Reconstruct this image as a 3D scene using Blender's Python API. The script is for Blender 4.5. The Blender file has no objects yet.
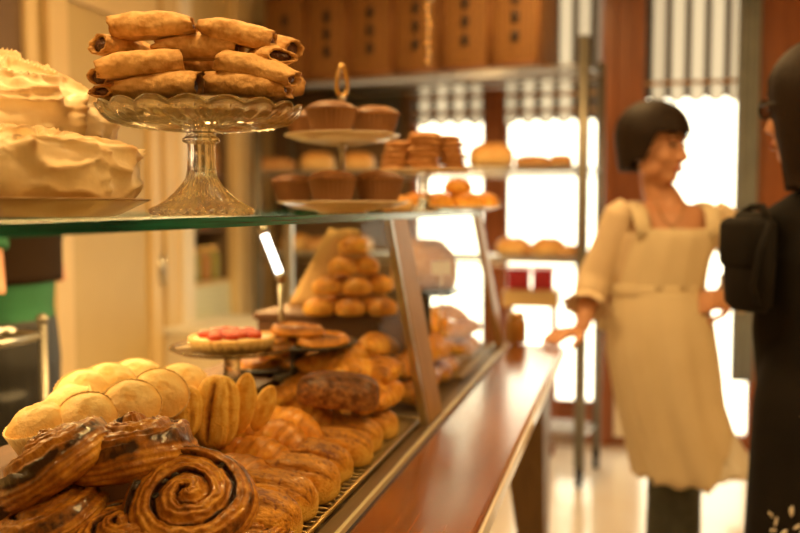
import bpy, bmesh, math, random
from mathutils import Vector, Matrix, Euler, noise

random.seed(11)
SC = bpy.context.scene
COL = SC.collection
PI = math.pi
V = Vector

# ------------------------------------------------------------------ camera
YAW = math.radians(14.2)
FPX = 900.0
PITCH = math.atan((266.5 - 208) / FPX)
CAM = V((0, 0, 1.33))
FW = V((-math.sin(YAW) * math.cos(PITCH), math.cos(YAW) * math.cos(PITCH), -math.sin(PITCH)))
RT = V((math.cos(YAW), math.sin(YAW), 0))
UP = RT.cross(FW)

def at(px, py, d):
    """world point seen at photo pixel (px, py), d metres in front of the camera"""
    return CAM + (FW + RT * ((px - 400) / FPX) + UP * ((266.5 - py) / FPX)) * d

def onz(px, py, z):
    r = FW + RT * ((px - 400) / FPX) + UP * ((266.5 - py) / FPX)
    return CAM + r * ((z - CAM.z) / r.z)

cd = bpy.data.cameras.new('camera')
cam = bpy.data.objects.new('camera', cd)
COL.objects.link(cam)
cam.location = CAM
cam.rotation_euler = (PI / 2 - PITCH, 0, YAW)
cd.sensor_width = 36
cd.lens = FPX / 800 * 36
cd.clip_start = 0.02
cd.dof.use_dof = True
cd.dof.focus_distance = 1.13
cd.dof.aperture_fstop = 2.6
SC.camera = cam

# ------------------------------------------------------------------ mesh helper
def sm(a, b, x):
    t = max(0.0, min(1.0, (x - a) / (b - a))) if a != b else float(x > a)
    return t * t * (3 - 2 * t)

def fr(p, o=3):
    s = 0.0; a = 1.0; q = V(p)
    for _ in range(o):
        s += a * noise.noise(q); a *= 0.5; q = q * 2.03 + V((3.1, 1.7, 5.3))
    return s

class G:
    def __init__(self):
        self.v = []; self.f = []; self.m = []; self.t = []
    def add(self, vs, fs, mat=0, tone=0.0, M=None):
        b = len(self.v)
        for i, p in enumerate(vs):
            p = V(p)
            self.v.append(M @ p if M is not None else p)
            self.t.append(tone[i] if isinstance(tone, (list, tuple)) else tone)
        for f in fs:
            self.f.append([b + i for i in f]); self.m.append(mat)
        return self
    def grid(self, nu, nv, fn, wu=False, wv=False, mat=0, M=None, flip=False):
        vs = []; tn = []
        for i in range(nu):
            for j in range(nv):
                r = fn(i, j)
                if len(r) == 4: vs.append(r[:3]); tn.append(r[3])
                else: vs.append(r); tn.append(0.0)
        fs = []
        for i in range(nu if wu else nu - 1):
            for j in range(nv if wv else nv - 1):
                a = i * nv + j; b = ((i + 1) % nu) * nv + j
                c = ((i + 1) % nu) * nv + (j + 1) % nv; d = i * nv + (j + 1) % nv
                fs.append((a, d, c, b) if flip else (a, b, c, d))
        return self.add(vs, fs, mat, tn, M)
    def box(self, lo, hi, bev=0.0, mat=0, M=None):
        bm = bmesh.new()
        bmesh.ops.create_cube(bm, size=1.0)
        c = [(a + b) / 2 for a, b in zip(lo, hi)]; s = [abs(b - a) for a, b in zip(lo, hi)]
        for v in bm.verts:
            v.co = V((v.co.x * s[0] + c[0], v.co.y * s[1] + c[1], v.co.z * s[2] + c[2]))
        if bev > 0:
            bmesh.ops.bevel(bm, geom=list(bm.edges), offset=min(bev, min(s) * 0.45), segments=2, affect='EDGES', profile=0.5)
        bm.verts.index_update()
        self.add([v.co.copy() for v in bm.verts], [[v.index for v in f.verts] for f in bm.faces], mat, 0.0, M)
        bm.free()
        return self
    def lathe(self, prof, seg=48, M=None, mat=0, mod=None, tone=None):
        n = len(prof)
        def fn(i, j):
            th = 2 * PI * j / seg
            r, z = prof[i][0], prof[i][1]
            if mod:
                r, z = mod(th, i, r, z)
            return (r * math.cos(th), r * math.sin(th), z, tone[i] if tone else 0.0)
        return self.grid(n, seg, fn, False, True, mat, M, flip=True)
    def tube(self, pts, rad, seg=12, mat=0, M=None, closed=False, flat=1.0, up=None, tone=0.0):
        pts = [V(p) for p in pts]; n = len(pts)
        if not isinstance(rad, (list, tuple)): rad = [rad] * n
        vs = []; tn = []
        pu = V(up) if up else None
        for i in range(n):
            if closed: d = pts[(i + 1) % n] - pts[i - 1]
            else: d = pts[min(i + 1, n - 1)] - pts[max(i - 1, 0)]
            d.normalize()
            if pu is None:
                pu = V((0, 0, 1)) if abs(d.z) < 0.9 else V((1, 0, 0))
            s = d.cross(pu)
            if s.length < 1e-5: s = d.orthogonal()
            s.normalize(); u = s.cross(d).normalized()
            if up is None: pu = u
            for j in range(seg):
                a = 2 * PI * j / seg
                vs.append(pts[i] + (s * math.cos(a) + u * math.sin(a) * flat) * rad[i]); tn.append(tone)
        fs = []
        for i in range(n if closed else n - 1):
            for j in range(seg):
                k = (i + 1) % n
                fs.append((i * seg + j, i * seg + (j + 1) % seg, k * seg + (j + 1) % seg, k * seg + j))
        if not closed:
            vs.append(pts[0]); vs.append(pts[-1]); tn += [tone, tone]
            for j in range(seg):
                fs.append((n * seg, (j + 1) % seg, j))
                fs.append((n * seg + 1, (n - 1) * seg + j, (n - 1) * seg + (j + 1) % seg))
        return self.add(vs, fs, mat, tn, M)
    def ball(self, c, r, nu=16, nv=24, M=None, mat=0, fn=None, tone=0.0):
        if not isinstance(r, (list, tuple)): r = (r, r, r)
        vs = [(c[0], c[1], c[2] - r[2])]; fs = []
        for i in range(1, nu):
            ph = PI * i / nu
            for j in range(nv):
                th = 2 * PI * j / nv
                d = V((math.sin(ph) * math.cos(th), math.sin(ph) * math.sin(th), -math.cos(ph)))
                k = fn(d) if fn else 1.0
                vs.append((c[0] + r[0] * d.x * k, c[1] + r[1] * d.y * k, c[2] + r[2] * d.z * k))
        vs.append((c[0], c[1], c[2] + r[2])); e = len(vs) - 1
        for j in range(nv):
            j2 = (j + 1) % nv
            fs.append((0, 1 + j2, 1 + j)); fs.append((e, 1 + (nu - 2) * nv + j, 1 + (nu - 2) * nv + j2))
            for i in range(nu - 2):
                fs.append((1 + i * nv + j, 1 + i * nv + j2, 1 + (i + 1) * nv + j2, 1 + (i + 1) * nv + j))
        return self.add(vs, fs, mat, tone, M)
    def loft(self, rings, seg=32, mat=0, M=None, fn=None):
        """rings: (cx, cy, cz, rx, ry[, tilt]) closed top and bottom"""
        n = len(rings); vs = []; fs = []
        for i, r in enumerate(rings):
            for j in range(seg):
                a = 2 * PI * j / seg
                k = fn(i, a) if fn else 1.0
                x = r[3] * math.cos(a) * k; y = r[4] * math.sin(a) * k
                tz = r[5] * x if len(r) > 5 else 0.0
                vs.append((r[0] + x, r[1] + y, r[2] + tz))
        for i in range(n - 1):
            for j in range(seg):
                k = (j + 1) % seg
                fs.append((i * seg + j, i * seg + k, (i + 1) * seg + k, (i + 1) * seg + j))
        vs.append(rings[0][:3]); vs.append(rings[-1][:3])
        for j in range(seg):
            k = (j + 1) % seg
            fs.append((n * seg, k, j)); fs.append((n * seg + 1, (n - 1) * seg + j, (n - 1) * seg + k))
        return self.add(vs, fs, mat, 0.0, M)
    def mesh(self, name, mats, smooth=True, weld=True):
        me = bpy.data.meshes.new(name)
        me.from_pydata([tuple(p) for p in self.v], [], self.f)
        if not isinstance(mats, (list, tuple)): mats = [mats]
        for m in mats: me.materials.append(m)
        for p, k in zip(me.polygons, self.m):
            p.material_index = k; p.use_smooth = smooth
        at_ = me.attributes.new('tone', 'FLOAT', 'POINT')
        at_.data.foreach_set('value', self.t)
        me.update()
        if weld:
            bm = bmesh.new(); bm.from_mesh(me)
            bmesh.ops.remove_doubles(bm, verts=bm.verts, dist=1e-5)
            bmesh.ops.recalc_face_normals(bm, faces=bm.faces)
            bm.to_mesh(me); bm.free()
        return me
    def build(self, name, mats, parent=None, smooth=True, auto=None, weld=True):
        me = self.mesh(name, mats, smooth, weld)
        if auto: sharp(me, auto)
        return link(name, me, parent)
    def solid(self, name, mat, parent=None, voxel=0.006, it=6, fac=0.5):
        """melt overlapping pieces into one continuous surface"""
        me = self.mesh(name, mat)
        o = bpy.data.objects.new(name, me); COL.objects.link(o)
        r = o.modifiers.new('r', 'REMESH'); r.mode = 'VOXEL'; r.voxel_size = voxel; r.use_smooth_shade = True
        s = o.modifiers.new('s', 'SMOOTH'); s.iterations = it; s.factor = fac
        dg = bpy.context.evaluated_depsgraph_get(); dg.update()
        m2 = bpy.data.meshes.new_from_object(o.evaluated_get(dg), depsgraph=dg)
        bpy.data.objects.remove(o); bpy.data.meshes.remove(me)
        if not m2.materials: m2.materials.append(mat)
        m2.name = name
        for p in m2.polygons: p.use_smooth = True
        return link(name, m2, parent)

def sharp(me, deg=35):
    bm = bmesh.new(); bm.from_mesh(me)
    lim = math.radians(deg)
    for e in bm.edges:
        e.smooth = not (len(e.link_faces) == 2 and e.calc_face_angle(0) > lim)
    bm.to_mesh(me); bm.free()

def link(name, me, parent=None):
    o = bpy.data.objects.new(name, me); COL.objects.link(o)
    if parent is not None: o.parent = parent
    return o

def tag(o, label, cat, group=None):
    o['label'] = label; o['category'] = cat
    if group: o['group'] = group
    return o

def thing(name, label, cat, loc=(0, 0, 0), rot=(0, 0, 0), group=None):
    o = bpy.data.objects.new(name, None); COL.objects.link(o)
    o.location = loc; o.rotation_euler = rot; o.empty_display_size = 0.05
    return tag(o, label, cat, group)

def struct(o):
    o['kind'] = 'structure'; return o

def T(x=0, y=0, z=0): return Matrix.Translation((x, y, z))
def RX(a): return Matrix.Rotation(a, 4, 'X')
def RY(a): return Matrix.Rotation(a, 4, 'Y')
def RZ(a): return Matrix.Rotation(a, 4, 'Z')
D = math.radians

# ------------------------------------------------------------------ materials
class N:
    def __init__(self, name):
        self.m = bpy.data.materials.new(name); self.m.use_nodes = True
        self.t = self.m.node_tree; self.t.nodes.clear()
        self.out = self.new('ShaderNodeOutputMaterial')
    def new(self, k, **kw):
        n = self.t.nodes.new(k)
        for a, b in kw.items():
            if a.startswith('i_'):
                n.inputs[a[2:].replace('_', ' ')].default_value = b
            else: setattr(n, a, b)
        return n
    def l(self, a, b): self.t.links.new(a, b)

def c4(c): return (c[0], c[1], c[2], 1.0)

def plain(name, col, rough=0.5, metal=0.0, col2=None, scale=20.0, bump=0.0, bscale=60.0, coat=0.0, emit=0.0, stretch=(1, 1, 1), spec=0.5):
    n = N(name); p = n.new('ShaderNodeBsdfPrincipled')
    p.inputs['Roughness'].default_value = rough; p.inputs['Metallic'].default_value = metal
    p.inputs['Coat Weight'].default_value = coat; p.inputs['Base Color'].default_value = c4(col)
    p.inputs['Specular IOR Level'].default_value = spec
    tc = n.new('ShaderNodeTexCoord'); mp = n.new('ShaderNodeMapping'); mp.inputs['Scale'].default_value = stretch
    n.l(tc.outputs['Object'], mp.inputs['Vector'])
    if col2 is not None:
        z = n.new('ShaderNodeTexNoise'); z.inputs['Scale'].default_value = scale; z.inputs['Detail'].default_value = 4
        n.l(mp.outputs[0], z.inputs['Vector'])
        r = n.new('ShaderNodeValToRGB'); r.color_ramp.elements[0].position = 0.35; r.color_ramp.elements[1].position = 0.65
        r.color_ramp.elements[0].color = c4(col); r.color_ramp.elements[1].color = c4(col2)
        n.l(z.outputs[0], r.inputs[0]); n.l(r.outputs[0], p.inputs['Base Color'])
    if bump:
        z = n.new('ShaderNodeTexNoise'); z.inputs['Scale'].default_value = bscale; z.inputs['Detail'].default_value = 5
        n.l(mp.outputs[0], z.inputs['Vector'])
        b = n.new('ShaderNodeBump'); b.inputs['Strength'].default_value = bump; b.inputs['Distance'].default_value = 0.004
        n.l(z.outputs[0], b.inputs['Height']); n.l(b.outputs[0], p.inputs['Normal'])
    if emit:
        p.inputs['Emission Color'].default_value = c4(col); p.inputs['Emission Strength'].default_value = emit
    n.l(p.outputs[0], n.out.inputs[0])
    return n.m

def pastry(name, light, mid, dark, rough=0.45, coat=0.2, tone=1.0, top=0.25, nz=0.5, scale=35, bump=0.5, bscale=160, stretch=(1, 1, 1), off=0.0):
    """baked dough: a ramp from pale to dark driven by the shape's own bake value, its up-facing sides and noise"""
    n = N(name); p = n.new('ShaderNodeBsdfPrincipled')
    p.inputs['Roughness'].default_value = rough; p.inputs['Coat Weight'].default_value = coat; p.inputs['Coat Roughness'].default_value = 0.13
    a = n.new('ShaderNodeAttribute'); a.attribute_name = 'tone'
    tc = n.new('ShaderNodeTexCoord'); mp = n.new('ShaderNodeMapping'); mp.inputs['Scale'].default_value = stretch
    oi = n.new('ShaderNodeObjectInfo')
    ad = n.new('ShaderNodeVectorMath', operation='ADD')
    p.inputs['Specular IOR Level'].default_value = 0.3
    n.l(tc.outputs['Object'], ad.inputs[0]); n.l(oi.outputs['Random'], ad.inputs[1])
    n.l(ad.outputs[0], mp.inputs['Vector'])
    z = n.new('ShaderNodeTexNoise'); z.inputs['Scale'].default_value = scale; z.inputs['Detail'].default_value = 5; z.inputs['Roughness'].default_value = 0.6
    n.l(mp.outputs[0], z.inputs['Vector'])
    sx = n.new('ShaderNodeSeparateXYZ'); n.l(tc.outputs['Normal'], sx.inputs[0])
    def math_(op, x, y):
        q = n.new('ShaderNodeMath', operation=op)
        for k, s in enumerate((x, y)):
            if isinstance(s, (int, float)): q.inputs[k].default_value = s
            else: n.l(s, q.inputs[k])
        return q.outputs[0]
    z3 = n.new('ShaderNodeTexNoise'); z3.inputs['Scale'].default_value = scale * 4.5; z3.inputs['Detail'].default_value = 3
    n.l(mp.outputs[0], z3.inputs['Vector'])
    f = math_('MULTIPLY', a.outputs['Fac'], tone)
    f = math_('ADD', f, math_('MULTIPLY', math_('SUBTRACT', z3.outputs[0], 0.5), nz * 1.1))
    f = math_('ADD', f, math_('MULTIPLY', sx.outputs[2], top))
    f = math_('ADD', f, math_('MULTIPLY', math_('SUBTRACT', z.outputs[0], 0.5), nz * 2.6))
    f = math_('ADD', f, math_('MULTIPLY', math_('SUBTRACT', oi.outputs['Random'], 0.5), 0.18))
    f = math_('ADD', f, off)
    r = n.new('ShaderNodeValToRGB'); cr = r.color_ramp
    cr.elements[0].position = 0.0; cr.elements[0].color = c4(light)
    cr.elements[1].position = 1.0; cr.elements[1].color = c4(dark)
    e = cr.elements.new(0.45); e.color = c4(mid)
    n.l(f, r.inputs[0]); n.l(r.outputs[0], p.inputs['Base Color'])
    z2 = n.new('ShaderNodeTexNoise'); z2.inputs['Scale'].default_value = bscale; z2.inputs['Detail'].default_value = 4
    n.l(mp.outputs[0], z2.inputs['Vector'])
    b = n.new('ShaderNodeBump'); b.inputs['Strength'].default_value = bump; b.inputs['Distance'].default_value = 0.0035
    n.l(z2.outputs[0], b.inputs['Height']); n.l(b.outputs[0], p.inputs['Normal'])
    n.l(p.outputs[0], n.out.inputs[0])
    return n.m

def thin_glass(name, tint=(0.97, 0.985, 0.97), refl=1.0, rough=0.0):
    n = N(name)
    tr = n.new('ShaderNodeBsdfTransparent'); tr.inputs[0].default_value = c4(tint)
    gl = n.new('ShaderNodeBsdfGlossy'); gl.inputs['Roughness'].default_value = rough
    fz = n.new('ShaderNodeFresnel')
    ge = n.new('ShaderNodeNewGeometry')
    io = n.new('ShaderNodeMath', operation='MULTIPLY_ADD'); io.inputs[1].default_value = 1 / 1.45 - 1.45; io.inputs[2].default_value = 1.45
    n.l(ge.outputs['Backfacing'], io.inputs[0]); n.l(io.outputs[0], fz.inputs[0])
    mu = n.new('ShaderNodeMath', operation='MULTIPLY'); mu.inputs[1].default_value = refl
    n.l(fz.outputs[0], mu.inputs[0])
    mx = n.new('ShaderNodeMixShader')
    n.l(mu.outputs[0], mx.inputs[0]); n.l(tr.outputs[0], mx.inputs[1]); n.l(gl.outputs[0], mx.inputs[2])
    n.l(mx.outputs[0], n.out.inputs[0])
    return n.m

def real_glass(name, col=(1, 1, 1), ior=1.45, rough=0.0, see=0.35):
    n = N(name)
    g = n.new('ShaderNodeBsdfGlass'); g.inputs['IOR'].default_value = ior; g.inputs['Roughness'].default_value = rough
    g.inputs[0].default_value = c4(col)
    tr = n.new('ShaderNodeBsdfTransparent'); tr.inputs[0].default_value = c4(col)
    mx = n.new('ShaderNodeMixShader'); mx.inputs[0].default_value = see
    n.l(g.outputs[0], mx.inputs[1]); n.l(tr.outputs[0], mx.inputs[2]); n.l(mx.outputs[0], n.out.inputs[0])
    return n.m

def wood(name, a, b, rough=0.3, sc=(1, 1, 1), coat=0.3, scale=6.0, bump=False):
    n = N(name); p = n.new('ShaderNodeBsdfPrincipled')
    p.inputs['Roughness'].default_value = rough; p.inputs['Coat Weight'].default_value = coat; p.inputs['Coat Roughness'].default_value = 0.15
    tc = n.new('ShaderNodeTexCoord'); mp = n.new('ShaderNodeMapping'); mp.inputs['Scale'].default_value = sc
    n.l(tc.outputs['Object'], mp.inputs['Vector'])
    z = n.new('ShaderNodeTexNoise'); z.inputs['Scale'].default_value = scale; z.inputs['Detail'].default_value = 6; z.inputs['Distortion'].default_value = 0.6
    n.l(mp.outputs[0], z.inputs['Vector'])
    r = n.new('ShaderNodeValToRGB'); r.color_ramp.elements[0].position = 0.3; r.color_ramp.elements[1].position = 0.7
    r.color_ramp.elements[0].color = c4(a); r.color_ramp.elements[1].color = c4(b)
    n.l(z.outputs[0], r.inputs[0]); n.l(r.outputs[0], p.inputs['Base Color'])
    bp = n.new('ShaderNodeBump'); bp.inputs['Strength'].default_value = 0.12; bp.inputs['Distance'].default_value = 0.002
    n.l(z.outputs[0], bp.inputs['Height'])
    if bump: n.l(bp.outputs[0], p.inputs['Normal'])
    n.l(p.outputs[0], n.out.inputs[0])
    return n.m

def wave_mat(name, a, b, axis='X', scale=20.0, rough=0.7, bump=0.5, weave=False, translucent=0.0, edge=0.5):
    """stripes (or a basket weave) across an object's own axis"""
    n = N(name); p = n.new('ShaderNodeBsdfPrincipled'); p.inputs['Roughness'].default_value = rough
    tc = n.new('ShaderNodeTexCoord')
    w = n.new('ShaderNodeTexWave'); w.wave_type = 'BANDS'; w.bands_direction = axis; w.inputs['Scale'].default_value = scale
    w.inputs['Distortion'].default_value = 0.3 if weave else 0.0
    n.l(tc.outputs['Object'], w.inputs['Vector'])
    h = w.outputs['Fac']
    if weave:
        w2 = n.new('ShaderNodeTexWave'); w2.wave_type = 'BANDS'; w2.bands_direction = 'Z'; w2.inputs['Scale'].default_value = scale * 1.3
        w2.inputs['Distortion'].default_value = 0.6
        n.l(tc.outputs['Object'], w2.inputs['Vector'])
        m = n.new('ShaderNodeMath', operation='MULTIPLY'); n.l(h, m.inputs[0]); n.l(w2.outputs['Fac'], m.inputs[1]); h = m.outputs[0]
    r = n.new('ShaderNodeValToRGB')
    r.color_ramp.elements[0].position = edge - 0.12; r.color_ramp.elements[1].position = edge + 0.12
    r.color_ramp.elements[0].color = c4(a); r.color_ramp.elements[1].color = c4(b)
    n.l(h, r.inputs[0]); n.l(r.outputs[0], p.inputs['Base Color'])
    if bump:
        bp = n.new('ShaderNodeBump'); bp.inputs['Strength'].default_value = bump; bp.inputs['Distance'].default_value = 0.004
        n.l(h, bp.inputs['Height']); n.l(bp.outputs[0], p.inputs['Normal'])
    if translucent:
        t = n.new('ShaderNodeBsdfTranslucent'); n.l(r.outputs[0], t.inputs[0])
        mx = n.new('ShaderNodeMixShader'); mx.inputs[0].default_value = translucent
        n.l(p.outputs[0], mx.inputs[1]); n.l(t.outputs[0], mx.inputs[2]); n.l(mx.outputs[0], n.out.inputs[0])
    else:
        n.l(p.outputs[0], n.out.inputs[0])
    return n.m

M = {}
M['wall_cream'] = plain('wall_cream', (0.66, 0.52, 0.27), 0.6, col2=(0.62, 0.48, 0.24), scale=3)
M['door_cream'] = plain('door_cream', (0.80, 0.62, 0.34), 0.45, col2=(0.76, 0.58, 0.31), scale=4)
M['door_panel'] = plain('door_panel', (0.60, 0.46, 0.22), 0.5, col2=(0.56, 0.42, 0.2), scale=4)
M['trim_white'] = plain('trim_white', (0.88, 0.80, 0.66), 0.4)
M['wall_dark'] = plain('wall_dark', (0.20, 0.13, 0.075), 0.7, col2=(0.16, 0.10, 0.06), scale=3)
M['slate'] = plain('slate', (0.07, 0.08, 0.085), 0.6, col2=(0.09, 0.1, 0.1), scale=6)
M['ceiling'] = plain('ceiling', (0.75, 0.62, 0.42), 0.8, col2=(0.72, 0.6, 0.4), scale=2)
M['wood_frame'] = wood('wood_frame', (0.24, 0.07, 0.022), (0.34, 0.11, 0.035), 0.4, (6, 6, 0.6), 0.2)
M['ledge'] = wood('ledge', (0.19, 0.058, 0.014), (0.30, 0.098, 0.024), 0.21, (34, 1.6, 34), 0.8, 3.2)
M['leg_wood'] = wood('leg_wood', (0.14, 0.075, 0.02), (0.2, 0.11, 0.03), 0.5, (5, 5, 0.6), 0.1)
M['riser_wood'] = wood('riser_wood', (0.07, 0.026, 0.008), (0.12, 0.046, 0.014), 0.6, (6, 1, 6), 0.0)
M['steel'] = plain('steel', (0.55, 0.53, 0.48), 0.28, 1.0, col2=(0.5, 0.48, 0.44), scale=30)
M['steel_dark'] = plain('steel_dark', (0.22, 0.20, 0.16), 0.4, 0.8)  # steel posts with backlit shade and dulled glare put into the colour
M['bronze'] = plain('bronze', (0.40, 0.235, 0.09), 0.45, 0.1, col2=(0.34, 0.195, 0.07), scale=20)
M['brass'] = plain('brass', (0.8, 0.55, 0.22), 0.18, 1.0)
M['rail'] = plain('rail', (0.62, 0.56, 0.36), 0.35, 0.2)
M['rail_dark'] = plain('rail_dark', (0.16, 0.10, 0.05), 0.4, 0.5)
M['ledge_edge'] = plain('ledge_edge', (0.78, 0.74, 0.66), 0.3, 0.1, coat=0.3)
M['deck'] = plain('deck', (0.10, 0.065, 0.035), 0.45, 0.2, col2=(0.08, 0.05, 0.03), scale=14)
M['cabinet'] = plain('cabinet', (0.72, 0.62, 0.46), 0.45)
M['black'] = plain('black', (0.012, 0.011, 0.011), 0.55)
M['tray_black'] = plain('tray_black', (0.025, 0.022, 0.02), 0.35, coat=0.3)
M['pane'] = thin_glass('pane')
M['case_pane'] = thin_glass('case_pane', (0.97, 0.98, 0.965), 0.07)
M['pane_top'] = thin_glass('pane_top', (0.93, 0.985, 0.95), 0.55)
M['glass_edge'] = plain('glass_edge', (0.002, 0.040, 0.024), 0.22, 0.0, col2=(0.006, 0.16, 0.095), scale=7, coat=0.0, stretch=(1, 0.7, 30), spec=0.35)
M['crystal'] = real_glass('crystal', (1.0, 0.965, 0.87), 1.5, 0.0, 0.22)
M['porcelain'] = plain('porcelain', (0.82, 0.72, 0.52), 0.25, coat=0.5)
M['plate_tan'] = plain('plate_tan', (0.50, 0.33, 0.15), 0.35, coat=0.4)
M['liner'] = plain('liner', (0.55, 0.34, 0.13), 0.7)
M['paper'] = plain('paper', (0.95, 0.72, 0.38), 0.7)
M['tin'] = plain('tin', (0.24, 0.105, 0.036), 0.45, 0.1)
M['linen'] = plain('linen', (0.88, 0.85, 0.78), 0.8, bump=0.2, bscale=80)
M['tiles'] = wave_mat('tiles', (0.62, 0.68, 0.45), (0.85, 0.82, 0.72), 'Y', 9, 0.3, 0.0, weave=True, edge=0.22)
M['valance'] = wave_mat('valance', (0.03, 0.018, 0.01), (0.34, 0.30, 0.25), 'X', 3.15, 0.8, 0.0, translucent=0.75, edge=0.28)
M['grey_cloth'] = plain('grey_cloth', (0.30, 0.33, 0.34), 0.8, col2=(0.24, 0.27, 0.28), scale=8)
M['wicker'] = wave_mat('wicker', (0.13, 0.048, 0.012), (0.50, 0.25, 0.065), 'X', 14, 0.7, 0.7, weave=True, edge=0.3)
M['wicker_rim'] = plain('wicker_rim', (0.33, 0.14, 0.035), 0.6, col2=(0.24, 0.09, 0.025), scale=60, bump=0.5)
M['leather'] = plain('leather', (0.035, 0.016, 0.01), 0.5)
M['red_box'] = plain('red_box', (0.55, 0.03, 0.06), 0.5)
M['floor'] = None
# dough
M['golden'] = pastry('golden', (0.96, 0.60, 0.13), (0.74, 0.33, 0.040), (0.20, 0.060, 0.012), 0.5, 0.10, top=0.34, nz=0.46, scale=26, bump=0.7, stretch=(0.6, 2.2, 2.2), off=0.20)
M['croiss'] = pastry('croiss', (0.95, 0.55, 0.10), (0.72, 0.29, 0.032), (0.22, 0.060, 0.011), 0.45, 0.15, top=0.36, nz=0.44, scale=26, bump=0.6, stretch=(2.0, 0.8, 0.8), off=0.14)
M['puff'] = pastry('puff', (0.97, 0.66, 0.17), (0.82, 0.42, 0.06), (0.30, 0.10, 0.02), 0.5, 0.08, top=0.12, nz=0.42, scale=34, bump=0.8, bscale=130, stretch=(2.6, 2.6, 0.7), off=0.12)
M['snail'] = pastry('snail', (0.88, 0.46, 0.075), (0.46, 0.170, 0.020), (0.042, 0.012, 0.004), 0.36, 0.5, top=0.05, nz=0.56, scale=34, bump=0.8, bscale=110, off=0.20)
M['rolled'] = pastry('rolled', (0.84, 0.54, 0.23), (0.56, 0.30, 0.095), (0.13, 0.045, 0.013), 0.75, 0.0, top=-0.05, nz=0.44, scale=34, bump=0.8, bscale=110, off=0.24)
M['muffin'] = pastry('muffin', (0.96, 0.72, 0.36), (0.90, 0.54, 0.18), (0.45, 0.19, 0.04), 0.6, 0.05, top=0.0, nz=0.25, scale=40, bump=0.5, off=0.1)
M['cocoa'] = pastry('cocoa', (0.40, 0.19, 0.062), (0.22, 0.09, 0.026), (0.07, 0.026, 0.010), 0.6, 0.05, top=0.1, nz=0.4, scale=60, bump=0.6, off=0.2)
M['nutty'] = pastry('nutty', (0.5, 0.22, 0.05), (0.25, 0.085, 0.02), (0.07, 0.020, 0.007), 0.45, 0.2, top=0.2, nz=0.8, scale=120, bump=1.0, bscale=260, off=0.28)
M['pale_bun'] = pastry('pale_bun', (0.92, 0.64, 0.28), (0.72, 0.37, 0.10), (0.33, 0.12, 0.025), 0.5, 0.12, top=0.42, nz=0.3, scale=25, bump=0.4, off=0.08)
M['bread'] = pastry('bread', (0.76, 0.47, 0.22), (0.48, 0.22, 0.07), (0.2, 0.075, 0.022), 0.65, 0.0, top=0.2, nz=0.4, scale=18, bump=0.6, bscale=80, off=0.15)
M['filling'] = plain('filling', (0.055, 0.018, 0.008), 0.4, col2=(0.13, 0.045, 0.02), scale=120, bump=0.8, bscale=200)
M['raisin'] = plain('raisin', (0.018, 0.009, 0.006), 0.3, coat=0.5, bump=0.6, bscale=200)
M['meringue'] = pastry('meringue', (0.96, 0.82, 0.56), (0.90, 0.70, 0.40), (0.55, 0.26, 0.08), 0.5, 0.05, top=-0.05, nz=0.24, scale=14, bump=0.35, bscale=55, off=0.22)
M['straw'] = plain('straw', (0.50, 0.030, 0.012), 0.4, col2=(0.62, 0.08, 0.02), scale=60, coat=0.15)
M['custard'] = plain('custard', (0.86, 0.62, 0.3), 0.4)
M['skin'] = plain('skin', (0.62, 0.32, 0.18), 0.5, col2=(0.58, 0.29, 0.16), scale=12)
M['hair'] = plain('hair', (0.014, 0.008, 0.005), 0.6, spec=0.25, col2=(0.024, 0.012, 0.007), scale=50, bump=0.5, bscale=40, stretch=(6, 6, 1))
M['blouse'] = plain('blouse', (0.74, 0.60, 0.42), 0.75, col2=(0.70, 0.56, 0.38), scale=10, bump=0.3, bscale=14)
M['apron'] = plain('apron', (0.78, 0.67, 0.47), 0.8, col2=(0.73, 0.62, 0.42), scale=6, bump=0.25, bscale=9)
M['denim'] = plain('denim', (0.07, 0.075, 0.06), 0.8, col2=(0.05, 0.055, 0.045), scale=30)
M['coat'] = plain('coat', (0.010, 0.009, 0.009), 0.85, col2=(0.014, 0.012, 0.011), scale=10, spec=0.2)
M['green'] = plain('green', (0.02, 0.14, 0.06), 0.8, col2=(0.018, 0.12, 0.05), scale=10)
M['brown_cloth'] = plain('brown_cloth', (0.022, 0.012, 0.006), 0.9, spec=0.1)
M['lip'] = plain('lip', (0.42, 0.12, 0.09), 0.4)
M['eye'] = plain('eye', (0.02, 0.014, 0.01), 0.15, coat=0.8)
M['lens'] = thin_glass('lens', (0.6, 0.6, 0.6), 1.0)
M['tube_lamp'] = plain('tube_lamp', (1.0, 0.96, 0.88), 0.3, emit=6.0)  # glow that imitates a reflected streak, not a light fitting
# ------------------------------------------------------------------ room shell
YB = 5.15            # inner face of the shopfront wall
XL = -2.1            # inner face of the wall behind the counter
M['floor'] = plain('floor_tile', (0.92, 0.84, 0.72), 0.2, col2=(0.87, 0.77, 0.63), scale=3, coat=0.3)

g = G(); g.box((-2.5, -2.6, -0.1), (2.8, 5.6, 0.0)); struct(g.build('floor', M['floor'], smooth=False))
g = G(); g.box((-2.5, -2.6, 3.0), (2.8, 5.6, 3.1)); struct(g.build('ceiling', M['ceiling'], smooth=False))
g = G(); g.box((2.6, -2.6, 0), (2.7, 5.3, 3.0)); struct(g.build('wall_right', M['wall_cream'], smooth=False))
g = G(); g.box((-2.5, -2.6, 0), (2.7, -2.5, 3.0)); struct(g.build('wall_front', M['wall_cream'], smooth=False))

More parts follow.
